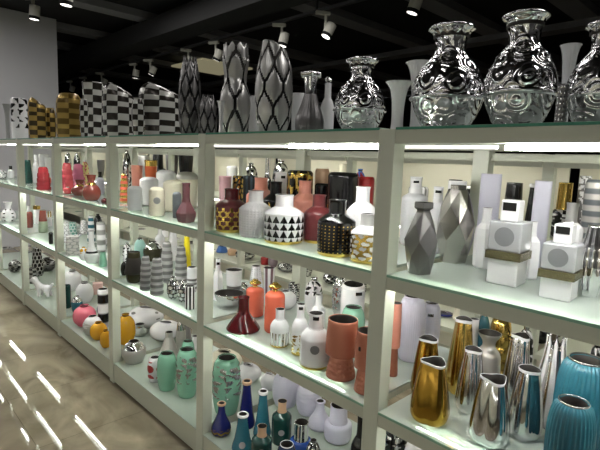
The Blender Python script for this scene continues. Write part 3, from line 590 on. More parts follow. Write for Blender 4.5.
vessel('vase', 'longneck', -1.756, 1.225, -1.304, 0.0469, 0.1529, (NAVY,NAVY,BEIGE), 'navy blue bottle vase with gold lip and patterned foot, leftmost and shorter', 'vase', None, pat=band(.0,.35,zig(8,5)), patmat=DGOLD)
vessel('vase', 'tallneck', -1.731, 1.355, -1.304, 0.0439, 0.2321, (NAVY,NAVY,BEIGE), 'navy blue bottle vase with gold lip, the taller one', 'vase', None)
vessel('vase', 'tallneck', -1.615, 1.362, -1.304, 0.0426, 0.2241, (TEAL,TEAL,WHITE), 'teal blue bottle vase with white lip and grey sticker, the taller one', 'vase', None, st=(.2,.014))
vessel('vase', 'tallneck', -1.590, 1.225, -1.304, 0.0470, 0.1692, (TEAL,TEAL,WHITE), 'teal blue bottle vase with white lip and grey sticker, the shorter one', 'vase', None, st=(.25,.014))
vessel('vase', 'slimbottle', -1.518, 1.397, -1.304, 0.0465, 0.2016, (GREEN,BEIGE), 'dark green glossy bottle vase with beige lip, the rear one', 'vase', None, st=(.35,.014))
vessel('vase', 'slimbottle', -1.456, 1.227, -1.304, 0.0451, 0.1718, (GREEN,BEIGE), 'dark green glossy bottle vase with beige lip, the front one', 'vase', None, st=(.45,.014))
vessel('vase', 'jar2', -1.377, 1.386, -1.304, 0.0509, 0.1648, (('1f3f80',.15,0),CHROME), 'blue vase with a wide mirror silver neck', 'vase', None)
vessel('vase', 'egg', -1.290, 1.219, -1.304, 0.0405, 0.1723, (('20304c',.15,0),WHITE), 'dark vase with a white lip at the bottom picture edge', 'vase', None)
vessel('vase', 'ball', -1.272, 1.356, -1.304, 0.0338, 0.1422, (BLACK,CHROME), 'small black and silver vase right of the blue silver necked one', 'vase', None, pat=tri(8,5), patmat=CHROME)
vessel('vase', 'pill', -2.679, 1.233, -0.326, 0.0416, 0.1439, (('c9cbcd',.4,0),), 'light grey rounded cylinder, leftmost of the pale group', 'vase', None)
vessel('vase', 'pill', -2.380, 1.219, -0.326, 0.0414, 0.1576, (CREAM,), 'cream crackled cylinder with a round grey sticker', 'vase', None, pat=cells(7,7,.2,jit=.3), disp=-.03, st=(.55,.018))
vessel('vase', 'pill', -2.939, 1.450, -0.326, 0.0596, 0.1842, (WHITE,), 'white rounded cylinder behind the light grey one', 'vase', None)
vessel('vase', 'pill', -2.533, 1.400, -0.326, 0.0570, 0.1866, (CREAM,), 'cream rounded cylinder behind the crackled one', 'vase', None)
vessel('vase', 'pill', -3.028, 1.620, -0.326, 0.0670, 0.2285, (WHITE,), 'white rounded drum at the back above the pale group', 'vase', None)
vessel('vase', 'pill', -2.681, 1.580, -0.326, 0.0683, 0.2289, (CREAM,), 'broad cream drum with silver top edge at the back', 'vase', None, pat=band(.8,1,lambda u,v:1.0), patmat=MSILV)
vessel('vase', 'pill', -2.256, 1.270, -0.326, 0.0231, 0.1386, (SLATE,), 'slim slate grey capsule left of the mauve bottle', 'vase', None)
vessel('vase', 'conelow', -2.093, 1.229, -0.326, 0.0510, 0.1958, (MAUVE,MAUVE), 'mauve bottle vase with angular base beside the post', 'vase', None, tg=(.93,.008,.012,.9), flat=10)
vessel('vase', 'tumbler', -3.479, 1.620, -0.326, 0.0433, 0.2411, (SALMON,), 'salmon flared vase left of the white rounded cylinders', 'vase', None)
vessel('vase', 'stack', -3.163, 1.380, -0.326, 0.0288, 0.1932, (CORAL,), 'glossy orange vase with gold trim beside the post', 'vase', None, pat=rings(5), patmat=GOLD)
vessel('vase', 'tumbler', -3.371, 1.680, -0.326, 0.0469, 0.2831, (('c4592c',.2,0),), 'orange vase with a gold rim behind the white cylinders', 'vase', None, pat=band(.85,1.1,lambda u,v:1.0), patmat=GOLD)
vessel('vase', 'taper', -2.689, 1.226, -0.763, 0.0481, 0.1862, (OLIVE,), 'dark olive vase with bulging shoulder and silver lip', 'vase', None, fn=lambda a,t,r,zz:(r*(.72+.5*t),zz))
vessel('vase', 'stack', -2.499, 1.210, -0.763, 0.0325, 0.1962, (('6c6c6c',.4,0),), 'grey ringed tower vase, front left of the four', 'vase', None, pat=rings(6), patmat=('a0a0a0',.3,0))
vessel('vase', 'stack', -2.375, 1.215, -0.763, 0.0370, 0.2057, (('6c6c6c',.4,0),), 'grey ringed tower vase, front right of the four', 'vase', None, pat=rings(6), patmat=('a0a0a0',.3,0))
vessel('vase', 'stack', -2.586, 1.389, -0.763, 0.0381, 0.2470, (('6c6c6c',.4,0),), 'grey ringed tower vase, tallest one at the back', 'vase', None, pat=rings(6), patmat=('a0a0a0',.3,0))
vessel('vase', 'stack', -2.517, 1.445, -0.763, 0.0382, 0.2277, (('6c6c6c',.4,0),), 'grey ringed tower vase beside the yellow vase', 'vase', None, pat=rings(6), patmat=('a0a0a0',.3,0))
vessel('bowl', 'squat', -3.187, 1.600, -0.763, 0.0697, 0.1377, (OLIVE,CHROME), 'brown lidded bowl with silver top behind the grey towers', 'bowl', None)
vessel('vase', 'taper', -2.576, 1.520, -0.763, 0.0274, 0.2742, (LEMON,), 'bright yellow curved vase beside the post', 'vase', None, fn=lambda a,t,r,zz:(r*(1.1-.2*t),zz))
vessel('vase', 'ball', -2.250, 1.244, -0.763, 0.0311, 0.1203, (CHROME,CHROME), 'polished silver ball vase in front of the grey towers, left one', 'vase', None, pat=cells(6,5,.2), patmat=BLACK, disp=.05)
vessel('vase', 'ball', -2.169, 1.258, -0.763, 0.0281, 0.1132, (CHROME,CHROME), 'polished silver ball vase in front of the grey towers, right one', 'vase', None, pat=cells(6,5,.2), patmat=BLACK, disp=.05)
vessel('vase', 'cyl', -2.317, 1.400, -0.763, 0.0278, 0.1421, (WHITE,), 'white cylinder vase with silver bands beside the post', 'vase', None, pat=band(0,.6,rings(6)), patmat=DSILV)
vessel('vase', 'cyl', -2.044, 1.225, -0.763, 0.0245, 0.1190, (WHITE,), 'small silver striped vase at the shelf edge beside the post', 'vase', None, pat=ribs(8), patmat=BLACK)
vessel('vase', 'ball', -3.291, 1.550, -0.763, 0.0419, 0.1566, (('9cc4bd',.3,0),CHROME), 'pale teal and silver ball vase above the olive vase', 'vase', None)
vessel('vase', 'ball', -3.091, 1.347, -1.304, 0.0649, 0.2120, (YELLOW,YELLOW), 'golden yellow ball vase just right of the post', 'vase', None)
vessel('ornament', 'ball', -3.359, 1.625, -1.304, 0.1397, 0.1484, (WHITE,CHROME), 'long white pebble ornament with silver spots, the rear one', 'ornament', None, fn=LUMP, skip=('rim',), pat=dots(4,3,.12), patmat=DSILV)
vessel('ornament', 'ball', -3.026, 1.617, -1.304, 0.1251, 0.1219, (WHITE,WHITE), 'long white pebble ornament in front of the spotted one', 'ornament', None, fn=LUMP, skip=('rim',))
vessel('vase', 'gourd', -3.177, 1.490, -1.304, 0.0584, 0.0849, (('9aa39a',.35,.1),CHROME), 'pale grey green angular vase behind the silver bowl', 'vase', None, flat=8)
vessel('bowl', 'squat', -2.777, 1.261, -1.304, 0.0745, 0.1355, (MSILV,CHROME), 'round brushed silver bowl vase with a sloping shoulder', 'bowl', None)
vessel('vase', 'conewide', -2.619, 1.420, -1.304, 0.0792, 0.2043, (MSILV,MSILV), 'brushed silver cone vase behind the mint vases', 'vase', None, flat=10)
vessel('vase', 'taper', -2.804, 1.650, -1.304, 0.0405, 0.1473, (('8f8b8c',.35,.3),), 'small grey tapered vase above the mint relief vase', 'vase', None, flat=8)
vessel('vase', 'egg', -2.451, 1.239, -1.304, 0.0416, 0.1447, (WHITE,WHITE), 'white vase with red flower relief at the shelf edge', 'vase', None, pat=band(.2,.9,dots(4,2.5,.4)), patmat=RED, disp=.06)
vessel('vase', 'egg', -2.319, 1.244, -1.304, 0.0540, 0.2111, (MINT,MINT), 'plain mint green vase beside the red flowered one', 'vase', None)
vessel('vase', 'egg', -2.180, 1.290, -1.304, 0.0586, 0.2675, (MINT,MINT), 'mint green vase with silver flower relief left of the post', 'vase', None, pat=band(.35,.92,leaf(4,2.6)), patmat=('a9a9a8',.22,.85), disp=.05)
vessel('vase', 'egg', -2.390, 1.420, -1.304, 0.0407, 0.2160, (MINT,MINT), 'mint green vase with dark mouth behind the relief one', 'vase', None)
vessel('vase', 'gourd', -3.768, 1.300, -0.326, 0.0621, 0.1199, (TERRA,TERRA), 'terracotta bottle vase with gold neck band, left one', 'vase', None, pat=band(.85,1,lambda u,v:1.0), patmat=GOLD)
vessel('vase', 'gourd', -3.366, 1.238, -0.326, 0.0601, 0.1762, (TERRA,TERRA), 'terracotta bottle vase with gold neck band, right taller one', 'vase', None, pat=band(.85,1,lambda u,v:1.0), patmat=GOLD)
vessel('vase', 'stack', -4.515, 1.450, -0.326, 0.0522, 0.2303, (('d0545c',.25,0),), 'rose red bulging vase next to the pink blossom vase', 'vase', None)
vessel('vase', 'stack', -4.738, 1.620, -0.326, 0.0561, 0.2184, (('dd7fa0',.25,0),), 'bright pink bulging vase behind the terracotta bottles', 'vase', None)
vessel('vase', 'ball', -3.948, 1.270, -0.326, 0.0317, 0.0555, (('c8484e',.15,0),WHITE), 'glossy coral pink ball vase low beside the post', 'vase', None)
vessel('bottle', 'slimbottle', -3.893, 1.500, -0.326, 0.0335, 0.1772, (LAV,BLACK), 'lavender white bottle with black stopper beside the post', 'bottle', None)
vessel('vase', 'ball', -3.100, 1.220, -0.326, 0.0210, 0.0395, (BURG,BURG), 'little dark red ball vase against the post', 'vase', None)
vessel('vase', 'taper', -4.404, 1.450, -0.763, 0.0361, 0.1500, (('6e9e94',.3,0),), 'pale teal leaf textured vase on the fourth bay middle shelf', 'vase', None, pat=cells(6,6,.2), disp=-.04, patmat=WHITE)
vessel('vase', 'taper', -4.241, 1.340, -0.763, 0.0343, 0.1762, (WHITE,), 'white speckled cone vase left of the teal leaf vase', 'vase', None, pat=cells(6,8,.15,jit=.3), patmat=GREY)
vessel('vase', 'taper', -4.618, 1.620, -0.763, 0.0388, 0.1331, (WHITE,), 'white speckled cone vase right of the teal leaf vase', 'vase', None, pat=cells(6,8,.15,jit=.3), patmat=GREY)
vessel('box', 'block', -3.728, 1.222, -0.763, 0.0443, 0.1302, (('b9b4b2',.4,0),), 'square grey patterned canister on the middle shelf', 'box', None, pat=cells(6,6,.2,jit=.3), patmat=GREY)
vessel('vase', 'conelow', -3.358, 1.226, -0.763, 0.0481, 0.2247, (WHITE,WHITE), 'white mottled bottle figure with a black belt', 'vase', None, pat=band(.55,.66,lambda u,v:1.0), patmat=BLACK)
vessel('vase', 'ball', -3.458, 1.208, -0.763, 0.0292, 0.0973, (WHITE,YELLOW), 'small white vase with yellow flowers beside the grey canister', 'vase', None, pat=band(.6,1,dots(4,3,.4)), patmat=YELLOW)
vessel('vase', 'taper', -4.109, 1.500, -0.763, 0.0312, 0.2332, (DTEAL,), 'dark teal striped cone vase behind the mottled figure', 'vase', None, pat=rings(4), patmat=WHITE)
vessel('vase', 'cyl', -3.686, 1.420, -0.763, 0.0323, 0.2369, (WHITE,), 'white ringed cup vase in front of the black hoop', 'vase', None, pat=rings(3), patmat=GREY)
vessel('vase', 'taper', -3.194, 1.240, -0.763, 0.0250, 0.1012, (MINT,), 'mint green bottle vase against the post on the middle shelf', 'vase', None)
vessel('vase', 'ball', -3.627, 1.261, -1.304, 0.0828, 0.1587, (PINK,PINK), 'rose pink ball vase with a dark mouth', 'vase', None)
vessel('vase', 'squat', -3.421, 1.244, -1.304, 0.0664, 0.1305, (MSILV,WHITE), 'silver and white vase between the pink and yellow ones', 'vase', None, pat=band(.6,1,leaf(4,2)), patmat=WHITE)
vessel('vase', 'ball', -3.288, 1.236, -1.304, 0.0583, 0.1239, (YELLOW,YELLOW), 'golden yellow ball vase left of the post, the rear one', 'vase', None)
vessel('vase', 'ball', -3.110, 1.215, -1.304, 0.0374, 0.1215, (YELLOW,YELLOW), 'golden yellow ball vase left of the post, the front one', 'vase', None)
vessel('vase', 'ball', -3.782, 1.460, -1.304, 0.0450, 0.0988, (DTEAL,DTEAL), 'dark teal ribbed ball vase behind the yellow ones', 'vase', None, pat=ribs(14), disp=.04)
vessel('vase', 'squat', -3.964, 1.320, -1.304, 0.0444, 0.1393, (DTEAL,CHROME), 'teal vase with a silver top behind the rose pink one', 'vase', None)
vessel('vase', 'ball', -4.205, 1.468, -1.304, 0.0718, 0.1832, (WHITE,WHITE), 'white bulbous vase with a small dark mouth, lower of two', 'vase', None)
vessel('vase', 'ball', -4.680, 1.525, -1.304, 0.0776, 0.1909, (WHITE,WHITE), 'white bulbous vase at the back, upper of two', 'vase', None)
vessel('box', 'block', -4.411, 1.660, -1.304, 0.0430, 0.1000, (('c9a49c',.4,0),), 'pale pink square box behind the dark striped cup', 'box', None)
vessel('vase', 'cyl', -3.518, 1.360, -1.304, 0.0385, 0.2918, (BLACK,), 'black cup vase with white rings behind the yellow vases', 'vase', None, pat=rings(2), patmat=WHITE)
vessel('vase', 'cyl', -4.138, 1.300, -1.304, 0.0302, 0.1973, (GREEN,), 'dark green cylinder vase against the post at the bottom', 'vase', None)
vessel('vase', 'taper', -5.314, 1.340, -0.326, 0.0390, 0.2346, (GREEN,), 'dark green tapering vase in the second bay from the left', 'vase', None)
vessel('vase', 'bottle', -5.449, 1.450, -0.326, 0.0362, 0.2854, (WHITE,WHITE), 'white bottle vase between the dark green and coral vases', 'vase', None)
vessel('vase', 'stack', -4.423, 1.230, -0.326, 0.0523, 0.1943, (('9a3036',.15,0),), 'glossy coral red fluted vase left of the pink group', 'vase', None, pat=ribs(8), disp=.05)
vessel('vase', 'cyl', -5.928, 1.660, -0.326, 0.0501, 0.2959, (WHITE,), 'plain white cylinder behind the coral fluted vase', 'vase', None)
vessel('vase', 'slimbottle', -5.265, 1.320, -0.763, 0.0348, 0.2174, (TERRA,WHITE), 'brick red bottle vase with white neck', 'vase', None)
vessel('vase', 'tumbler', -5.521, 1.460, -0.763, 0.0371, 0.1879, (WHITE,), 'white tumbler vase with gold rim next to the brick red bottle', 'vase', None, pat=band(.8,1.1,lambda u,v:1.0), patmat=GOLD)
vessel('vase', 'taper', -4.878, 1.340, -0.763, 0.0416, 0.2150, (('9aa890',.3,0),), 'brick red and green leaf painted vase with gold rim', 'vase', None, pat=band(.5,1,lambda u,v:1.0), patmat=TERRA)
vessel('vase', 'cyl', -5.274, 1.500, -0.763, 0.0318, 0.1579, (WHITE,), 'gold striped vase against the post', 'vase', None, pat=band(.6,1,ribs(8)), patmat=GOLD)
vessel('vase', 'pill', -4.225, 1.215, -0.763, 0.0165, 0.1025, (BLACK,), 'tiny black capsule vase at the shelf edge against the post', 'vase', None)
vessel('vase', 'taper', -5.425, 1.420, -1.304, 0.0552, 0.3182, (BLACK,), 'tall dark vase with silver scale pattern', 'vase', None, pat=cells(8,8,.22), patmat=SILVER)
vessel('vase', 'ball', -5.597, 1.560, -1.304, 0.0921, 0.1435, (DSILV,DSILV), 'dark pewter round vase behind the white animal figurine', 'vase', None, pat=leaf(4,2), patmat=BLACK)
vessel('vase', 'cyl', -5.133, 1.300, -1.304, 0.0388, 0.1539, (BLACK,), 'black vase with silver checks beside the post at the bottom', 'vase', None, pat=brick(6,7), patmat=SILVER)
vessel('bottle', 'bottle', -6.346, 1.420, -0.326, 0.0348, 0.1428, (WHITE,BLACK), 'white bottle with black stopper near the left picture edge', 'bottle', None)
vessel('vase', 'ball', -6.265, 1.320, -0.326, 0.0434, 0.0984, (WHITE,WHITE), 'black and white flowered vase at the left picture edge', 'vase', None, pat=leaf(4,3), patmat=BLACK)
vessel('pitcher', 'gourd', -5.779, 1.251, -0.763, 0.0728, 0.2148, (WHITE,WHITE), 'white pitcher with black spots at the left picture edge', 'pitcher', None, pat=dots(5,4,.16), patmat=BLACK, handle=.5)
vessel('vase', 'ball', -7.233, 1.500, -1.304, 0.1077, 0.0050, (BLACK,SILVER), 'dark leafy silver vase, left one near the picture edge', 'vase', None, pat=leaf(4,3), patmat=SILVER, disp=.08)
vessel('vase', 'ball', -5.732, 1.280, -1.304, 0.0600, 0.1308, (BLACK,SILVER), 'dark leafy silver vase, right one near the post', 'vase', None, pat=leaf(4,3), patmat=SILVER, disp=.08)
vessel('vase', 'ball', -3.870, 3.020, -0.4, 0.0716, 0.3586, (CHROME,CHROME), 'black and silver leaf vase on the rear unit, left of the spiky pile', 'vase', None, pat=leaf(4,2), patmat=BLACK)
vessel('vase', 'cone', -3.604, 3.020, -0.4, 0.0789, 0.4450, (BLACK,CHROME), 'black and silver cone vase on the rear unit, peak of the spiky pile', 'vase', None, pat=leaf(3,2), patmat=CHROME)
vessel('vase', 'ball', -3.409, 3.020, -0.4, 0.0815, 0.4000, (CHROME,CHROME), 'black and silver leaf vase on the rear unit, right of the spiky pile', 'vase', None, pat=leaf(3,2), patmat=BLACK)
vessel('vase', 'ball', -2.443, 3.020, -0.4, 0.0526, 0.3512, (RED,BLUE), 'red and blue flowered vase on the rear unit', 'vase', None, pat=leaf(3,2), patmat=BLUE)
vessel('vase', 'jar2', -5.860, 3.020, -0.4, 0.1080, 0.4450, (BLACK,BLACK), 'large black lidded jar on the rear unit', 'vase', None)
vessel('vase', 'cyl', -6.266, 3.020, -0.4, 0.0791, 0.3997, (SILVER,), 'silver rounded cylinder on the rear unit left of the black jar', 'vase', None)
vessel('bowl', 'bowl', -5.490, 3.020, -0.4, 0.0798, 0.4251, (DSILV,), 'dark pewter bowl vase on the rear unit', 'bowl', None)
vessel('bowl', 'bowl', -5.150, 3.020, -0.4, 0.0890, 0.4422, (BLACK,), 'black flared bowl vase on the rear unit beside the pewter one', 'bowl', None)
vessel('vase', 'ball', -6.779, 3.020, -0.4, 0.0620, 0.3190, (CHROME,CHROME), 'silver and black leaf vase on the rear unit above the orange vases', 'vase', None, pat=leaf(3,2), patmat=BLACK)
vessel('vase', 'ball', -9.333, 3.020, -0.4, 0.0581, 0.4035, (CHROME,CHROME), 'silver and black round vase on the rear unit, leftmost above the pink vases', 'vase', None, pat=leaf(3,2), patmat=BLACK)
vessel('vase', 'ball', -8.868, 3.020, -0.4, 0.0563, 0.3916, (BLACK,CHROME), 'black and silver round vase on the rear unit, middle above the pink vases', 'vase', None, pat=leaf(3,2), patmat=CHROME)
vessel('vase', 'ball', -8.434, 3.020, -0.4, 0.0547, 0.4144, (DSILV,CHROME), 'pewter round vase on the rear unit, right above the pink vases', 'vase', None, pat=leaf(3,2), patmat=BLACK)
vessel('bowl', 'bowl', -7.787, 3.020, -0.4, 0.0596, 0.2948, (DSILV,), 'small pewter bowl on the rear unit near the lavender bottle', 'bowl', None)
vessel('vase', 'goblet', -1.211, 3.020, -0.4, 0.0519, 0.3108, (BLACK,BLACK), 'black goblet vase on the rear unit left of the tall carton', 'vase', None)
vessel('vase', 'tallneck', -1.103, 3.020, -0.4, 0.0332, 0.3111, (BLACK,BLACK,WHITE), 'slim black bottle vase with white lip on the rear unit', 'vase', None)
vessel('vase', 'jar2', -0.920, 3.020, -0.4, 0.0617, 0.3278, (BLACK,GOLD), 'black round jar with a gold neck on the rear unit', 'vase', None, pat=leaf(3,2), patmat=SILVER)
vessel('vase', 'cyl', -0.822, 3.020, -0.4, 0.0321, 0.3729, (DSILV,), 'black and white zebra cylinder on the rear unit', 'vase', None, pat=leaf(3,3), patmat=WHITE)
vessel('vase', 'cyl', -1.497, 3.020, -0.4, 0.0381, 0.2740, (BLACK,), 'black banded cylinder on the rear unit right of the white gift box', 'vase', None, pat=rings(4), patmat=WHITE)
vessel('vase', 'taper', -4.364, 3.020, -1.05, 0.0664, 0.0710, (BLUE,), 'blue flowered vase on the middle board of the rear unit', 'vase', None)
vessel('vase', 'bottle', -4.174, 3.020, -1.05, 0.0487, 0.1006, (BEIGE,BEIGE), 'beige bottle vase on the middle board of the rear unit', 'vase', None)
vessel('vase', 'ball', -3.940, 3.020, -1.05, 0.0945, 0.1048, (CHROME,CHROME), 'silver leafy ball vase on the middle board of the rear unit', 'vase', None, pat=leaf(5,3), patmat=BLACK, disp=.1)
vessel('vase', 'slimbottle', -3.609, 3.020, -1.05, 0.0452, 0.1068, (RED,WHITE), 'slim red and white vase on the middle board of the rear unit', 'vase', None)
vessel('vase', 'petal', -3.486, 3.020, -1.05, 0.0494, 0.1475, (('8b7a84',.3,.3),), 'mauve silver leaf vase on the middle board of the rear unit', 'vase', None)
vessel('vase', 'ball', -3.277, 3.020, -1.05, 0.0862, 0.0846, (CHROME,CHROME), 'silver coral shaped ball vase on the middle board of the rear unit', 'vase', None, pat=leaf(5,3), patmat=BLACK, disp=.1)
vessel('bowl', 'bowl', -2.545, 3.020, -1.05, 0.0928, 0.1132, (BLACK,), 'black and white patterned bowl on the middle board of the rear unit', 'bowl', None, pat=leaf(6,2), patmat=WHITE)
vessel('vase', 'ball', -6.604, 3.020, -1.05, 0.0756, 0.0185, (CHROME,CHROME), 'silver and black leafy vase on the rear unit above the olive vase', 'vase', None, pat=leaf(4,3), patmat=BLACK)
vessel('vase', 'taper', -5.648, 3.020, -1.05, 0.1011, 0.0844, (WHITE,), 'plain white tapering vase on the middle board of the rear unit', 'vase', None)
vessel('vase', 'cyl', -5.047, 3.020, -1.05, 0.0775, 0.0144, (('7b7b78',.4,0),), 'grey cylinder on the middle board of the rear unit behind the yellow vase', 'vase', None)
vessel('vase', 'ball', -1.620, 3.020, -1.05, 0.0676, 0.0218, (NAVY,CHROME), 'navy ball vase with silver neck on the middle board of the rear unit', 'vase', None)
vessel('vase', 'taper', -1.497, 3.020, -1.05, 0.0489, 0.1039, (CREAM,), 'cream vase on the middle board of the rear unit', 'vase', None)
vessel('vase', 'slimbottle', -4.540, 3.020, -1.05, 0.0451, 0.0050, (WHITE,BLACK), 'white bottle with black cap on the low rear board, beside the far post', 'vase', None)
vessel('vase', 'petal', -3.008, 3.020, -1.05, 0.0459, 0.1706, (CHROME,), 'tall silver and black leaf vase on the low rear board', 'vase', None, pat=leaf(4,3), patmat=BLACK, disp=.08)
vessel('vase', 'ball', -2.706, 3.020, -1.05, 0.0653, 0.0990, (CHROME,CHROME), 'silver ball vase with black veins on the low rear board', 'vase', None, pat=cells(7,5,.3,jit=.3), patmat=BLACK, disp=.06)
vessel('vase', 'cyl', -2.377, 3.020, -1.05, 0.0489, 0.1806, (BLACK,), 'black cylinder with silver leaves on the low rear board beside the near post', 'vase', None, pat=leaf(4,3), patmat=CHROME)
vessel('vase', 'cyl', -6.379, 3.020, -1.05, 0.0675, 0.0050, (WHITE,), 'white cylinder with pewter rings on the low rear board', 'vase', None, pat=rings(4), patmat=DSILV)
vessel('vase', 'ball', -5.813, 3.020, -1.05, 0.0578, 0.0050, (CHROME,BLACK), 'silver and white ball vase with black mouth on the low rear board', 'vase', None, pat=leaf(3,2), patmat=WHITE)
vessel('vase', 'taper', -5.413, 3.020, -1.05, 0.0680, 0.0116, (WHITE,), 'white dotted cone vase on the low rear board', 'vase', None, pat=dots(10,10,.25), patmat=GREY)
vessel('vase', 'cyl', -7.172, 3.020, -1.05, 0.0576, 0.0050, (BLACK,), 'black and white leaf cylinder on the low rear board', 'vase', None, pat=leaf(3,3), patmat=WHITE)
vessel('vase', 'ball', -9.499, 3.020, -1.05, 0.0509, 0.0050, (WHITE,BLACK), 'white and black round vase on the low rear board, leftmost seen', 'vase', None, pat=leaf(3,2), patmat=BLACK)
vessel('vase', 'petal', -8.860, 3.020, -1.05, 0.0569, 0.0050, (MINT,), 'mint vase on the low rear board', 'vase', None)
vessel('vase', 'ball', -8.236, 3.020, -1.05, 0.0623, 0.0050, (BLACK,CHROME), 'black ball vase with silver mouth on the low rear board', 'vase', None, pat=leaf(3,2), patmat=CHROME)
vessel('vase', 'cyl', -7.843, 3.020, -1.05, 0.0454, 0.0050, (WHITE,), 'white grey striped cylinder on the low rear board', 'vase', None, pat=ribs(8), patmat=GREY)
vessel('vase', 'ball', -1.363, 3.020, -1.05, 0.0624, 0.0610, (BLACK,CHROME), 'black and silver leaf vase on the low rear board behind the gold pinched vases', 'vase', None, pat=leaf(3,2), patmat=CHROME)
vessel('vase', 'ball', -0.972, 3.020, -1.05, 0.0595, 0.1089, (BLACK,BLACK), 'plain black round vase on the low rear board behind the silver petal vase', 'vase', None)
vessel('vase', 'cyl', -1.824, 3.020, -1.05, 0.0573, 0.0145, (DTEAL,), 'dark teal cylinder on the low rear board behind the white ribbed vases', 'vase', None)
vessel('vase', 'cyl', -1.895, 3.020, -0.4, 0.0712, 0.2417, (GREY,), 'grey and white striped cylinder on the upper rear board', 'vase', None, pat=ribs(12), patmat=WHITE)
vessel('vase', 'jar2', -1.609, 3.020, -0.4, 0.0723, 0.3079, (WHITE,BLACK), 'white jar with black collar on the upper rear board', 'vase', None)
vessel('vase', 'cyl', -4.199, 3.020, -0.4, 0.0587, 0.3173, (WHITE,), 'white cylinder on the upper rear board, left of the spiky pile', 'vase', None)
vessel('vase', 'ball', -3.080, 3.020, -0.4, 0.0728, 0.3542, (BEIGE,BEIGE), 'beige ball vase on the upper rear board', 'vase', None)
vessel('vase', 'jar2', -2.616, 3.020, -0.4, 0.0670, 0.3861, (CREAM,CREAM), 'cream jar on the upper rear board', 'vase', None)
vessel('vase', 'taper', -4.878, 3.020, -0.4, 0.0461, 0.3879, (WHITE,), 'white cone vase on the upper rear board beside the far post', 'vase', None)
vessel('vase', 'taper', -7.428, 3.020, -0.4, 0.0435, 0.3034, (WHITE,), 'slim white cone vase on the upper rear board', 'vase', None)
vessel('vase', 'ball', -10.777, 3.020, -0.4, 0.0545, 0.4064, (WHITE,WHITE), 'small white ball vase on the upper rear board near the left edge', 'vase', None)
vessel('vase', 'cyl', -1.816, 1.730, -0.763, 0.0299, 0.1049, (CHROME,), 'silver cylinder vase with black leaves at the back right of the coral bottles', 'vase', None, pat=leaf(4,3), patmat=BLACK, disp=.06)
vessel('vase', 'ball', -2.099, 1.600, -0.763, 0.0366, 0.0642, (CHROME,CHROME), 'small mirror silver ball vase behind the left coral bottle', 'vase', None)
vessel('vase', 'ball', -3.175, 1.400, -0.763, 0.0295, 0.1509, (WHITE,CHROME), 'small white and silver ball vase beside the dark olive vase', 'vase', None, pat=leaf(3,2), patmat=BLACK)
vessel('vase', 'slimbottle', -3.272, 1.700, -0.763, 0.0363, 0.2302, (WHITE,WHITE), 'slim white bottle vase behind the lidded brown bowl', 'vase', None)
vessel('vase', 'taper', -3.112, 1.720, -0.763, 0.0355, 0.2416, (WHITE,), 'white cone vase at the back between the grey ringed towers', 'vase', None)
vessel('vase', 'squat', -2.664, 1.530, -1.304, 0.0318, 0.2676, (MSILV,CHROME), 'small pewter squat vase behind the white pebbles', 'vase', None)
vessel('vase', 'gourd', -2.442, 1.500, -1.304, 0.0362, 0.2122, (WHITE,WHITE), 'white gourd vase seen beside the post', 'vase', None)
vessel('vase', 'ball', -4.492, 1.520, -0.763, 0.0331, 0.0335, (WHITE,WHITE), 'white round vase with black flowers on the fourth bay middle shelf', 'vase', None, pat=leaf(3,2), patmat=BLACK)
vessel('vase', 'slimbottle', -4.126, 1.560, -0.763, 0.0318, 0.0050, (WHITE,WHITE), 'white slim bottle vase behind the mint bottle', 'vase', None)
vessel('vase', 'slimbottle', -4.367, 1.360, -0.326, 0.0230, 0.1729, (('c8485a',.2,0),), 'slim rose red bottle vase beside the post', 'vase', None)
vessel('vase', 'ball', -5.110, 1.460, -0.326, 0.0305, 0.0864, (CORAL,CORAL), 'little coral red ball vase right of the fluted one', 'vase', None)
vessel('vase', 'ball', -6.775, 1.700, -1.304, 0.0564, 0.0050, (BLACK,SILVER), 'small dark leafy ball vase behind the white figurine', 'vase', None, pat=leaf(3,2), patmat=SILVER, disp=.06)
vessel('vase', 'ball', -1.488, 1.728, -0.763, 0.0369, 0.2206, (CHROME,CHROME), 'silver rose textured ball vase at the back beside the leaf medallion vase', 'vase', None, pat=cells(7,5,.25,jit=.3), disp=-.08)
vessel('vase', 'tumbler', -2.029, 1.731, -0.763, 0.0344, 0.1474, (('7a5a66',.3,.2),), 'mauve and red striped tumbler at the back between the coral bottles', 'vase', None, pat=ribs(6), patmat=WHITE)
vessel('vase', 'jar2', -4.684, 1.680, -0.763, 0.0353, 0.1024, (WHITE,CHROME), 'white flowered jar at the back of the fourth bay middle shelf', 'vase', None, pat=dots(7,5,.25), patmat=GREY)
vessel('vase', 'ball', -4.481, 1.700, -0.763, 0.0388, 0.2006, (BLACK,BLACK), 'black ball vase high at the back beside the post', 'vase', None)
vessel('vase', 'ball', -3.909, 1.520, -0.763, 0.0343, 0.0874, (WHITE,WHITE), 'white crackled ball vase right of the mottled figure', 'vase', None, pat=cells(7,5,.2,jit=.3), patmat=GREY)
vessel('vase', 'ball', -2.883, 1.250, -0.763, 0.0208, 0.0870, (BLACK,BLACK), 'black small ball vase at the shelf edge beside the post', 'vase', None)
vessel('vase', 'ball', -3.833, 1.700, -0.326, 0.0350, 0.3614, (CHROME,CHROME), 'black and silver flowered ball vase high in the third bay corner', 'vase', None, pat=leaf(4,2), patmat=BLACK)
vessel('vase', 'ball', -4.835, 1.720, -0.326, 0.0358, 0.2565, (('dccf8c',.3,0),WHITE), 'pale yellow and pink ball vase behind the terracotta bottles', 'vase', None, pat=leaf(3,2), patmat=PINK)
vessel('vase', 'tumbler', -5.578, 1.600, -0.326, 0.0380, 0.2566, (WHITE,), 'white flared vase above the little coral ball', 'vase', None)

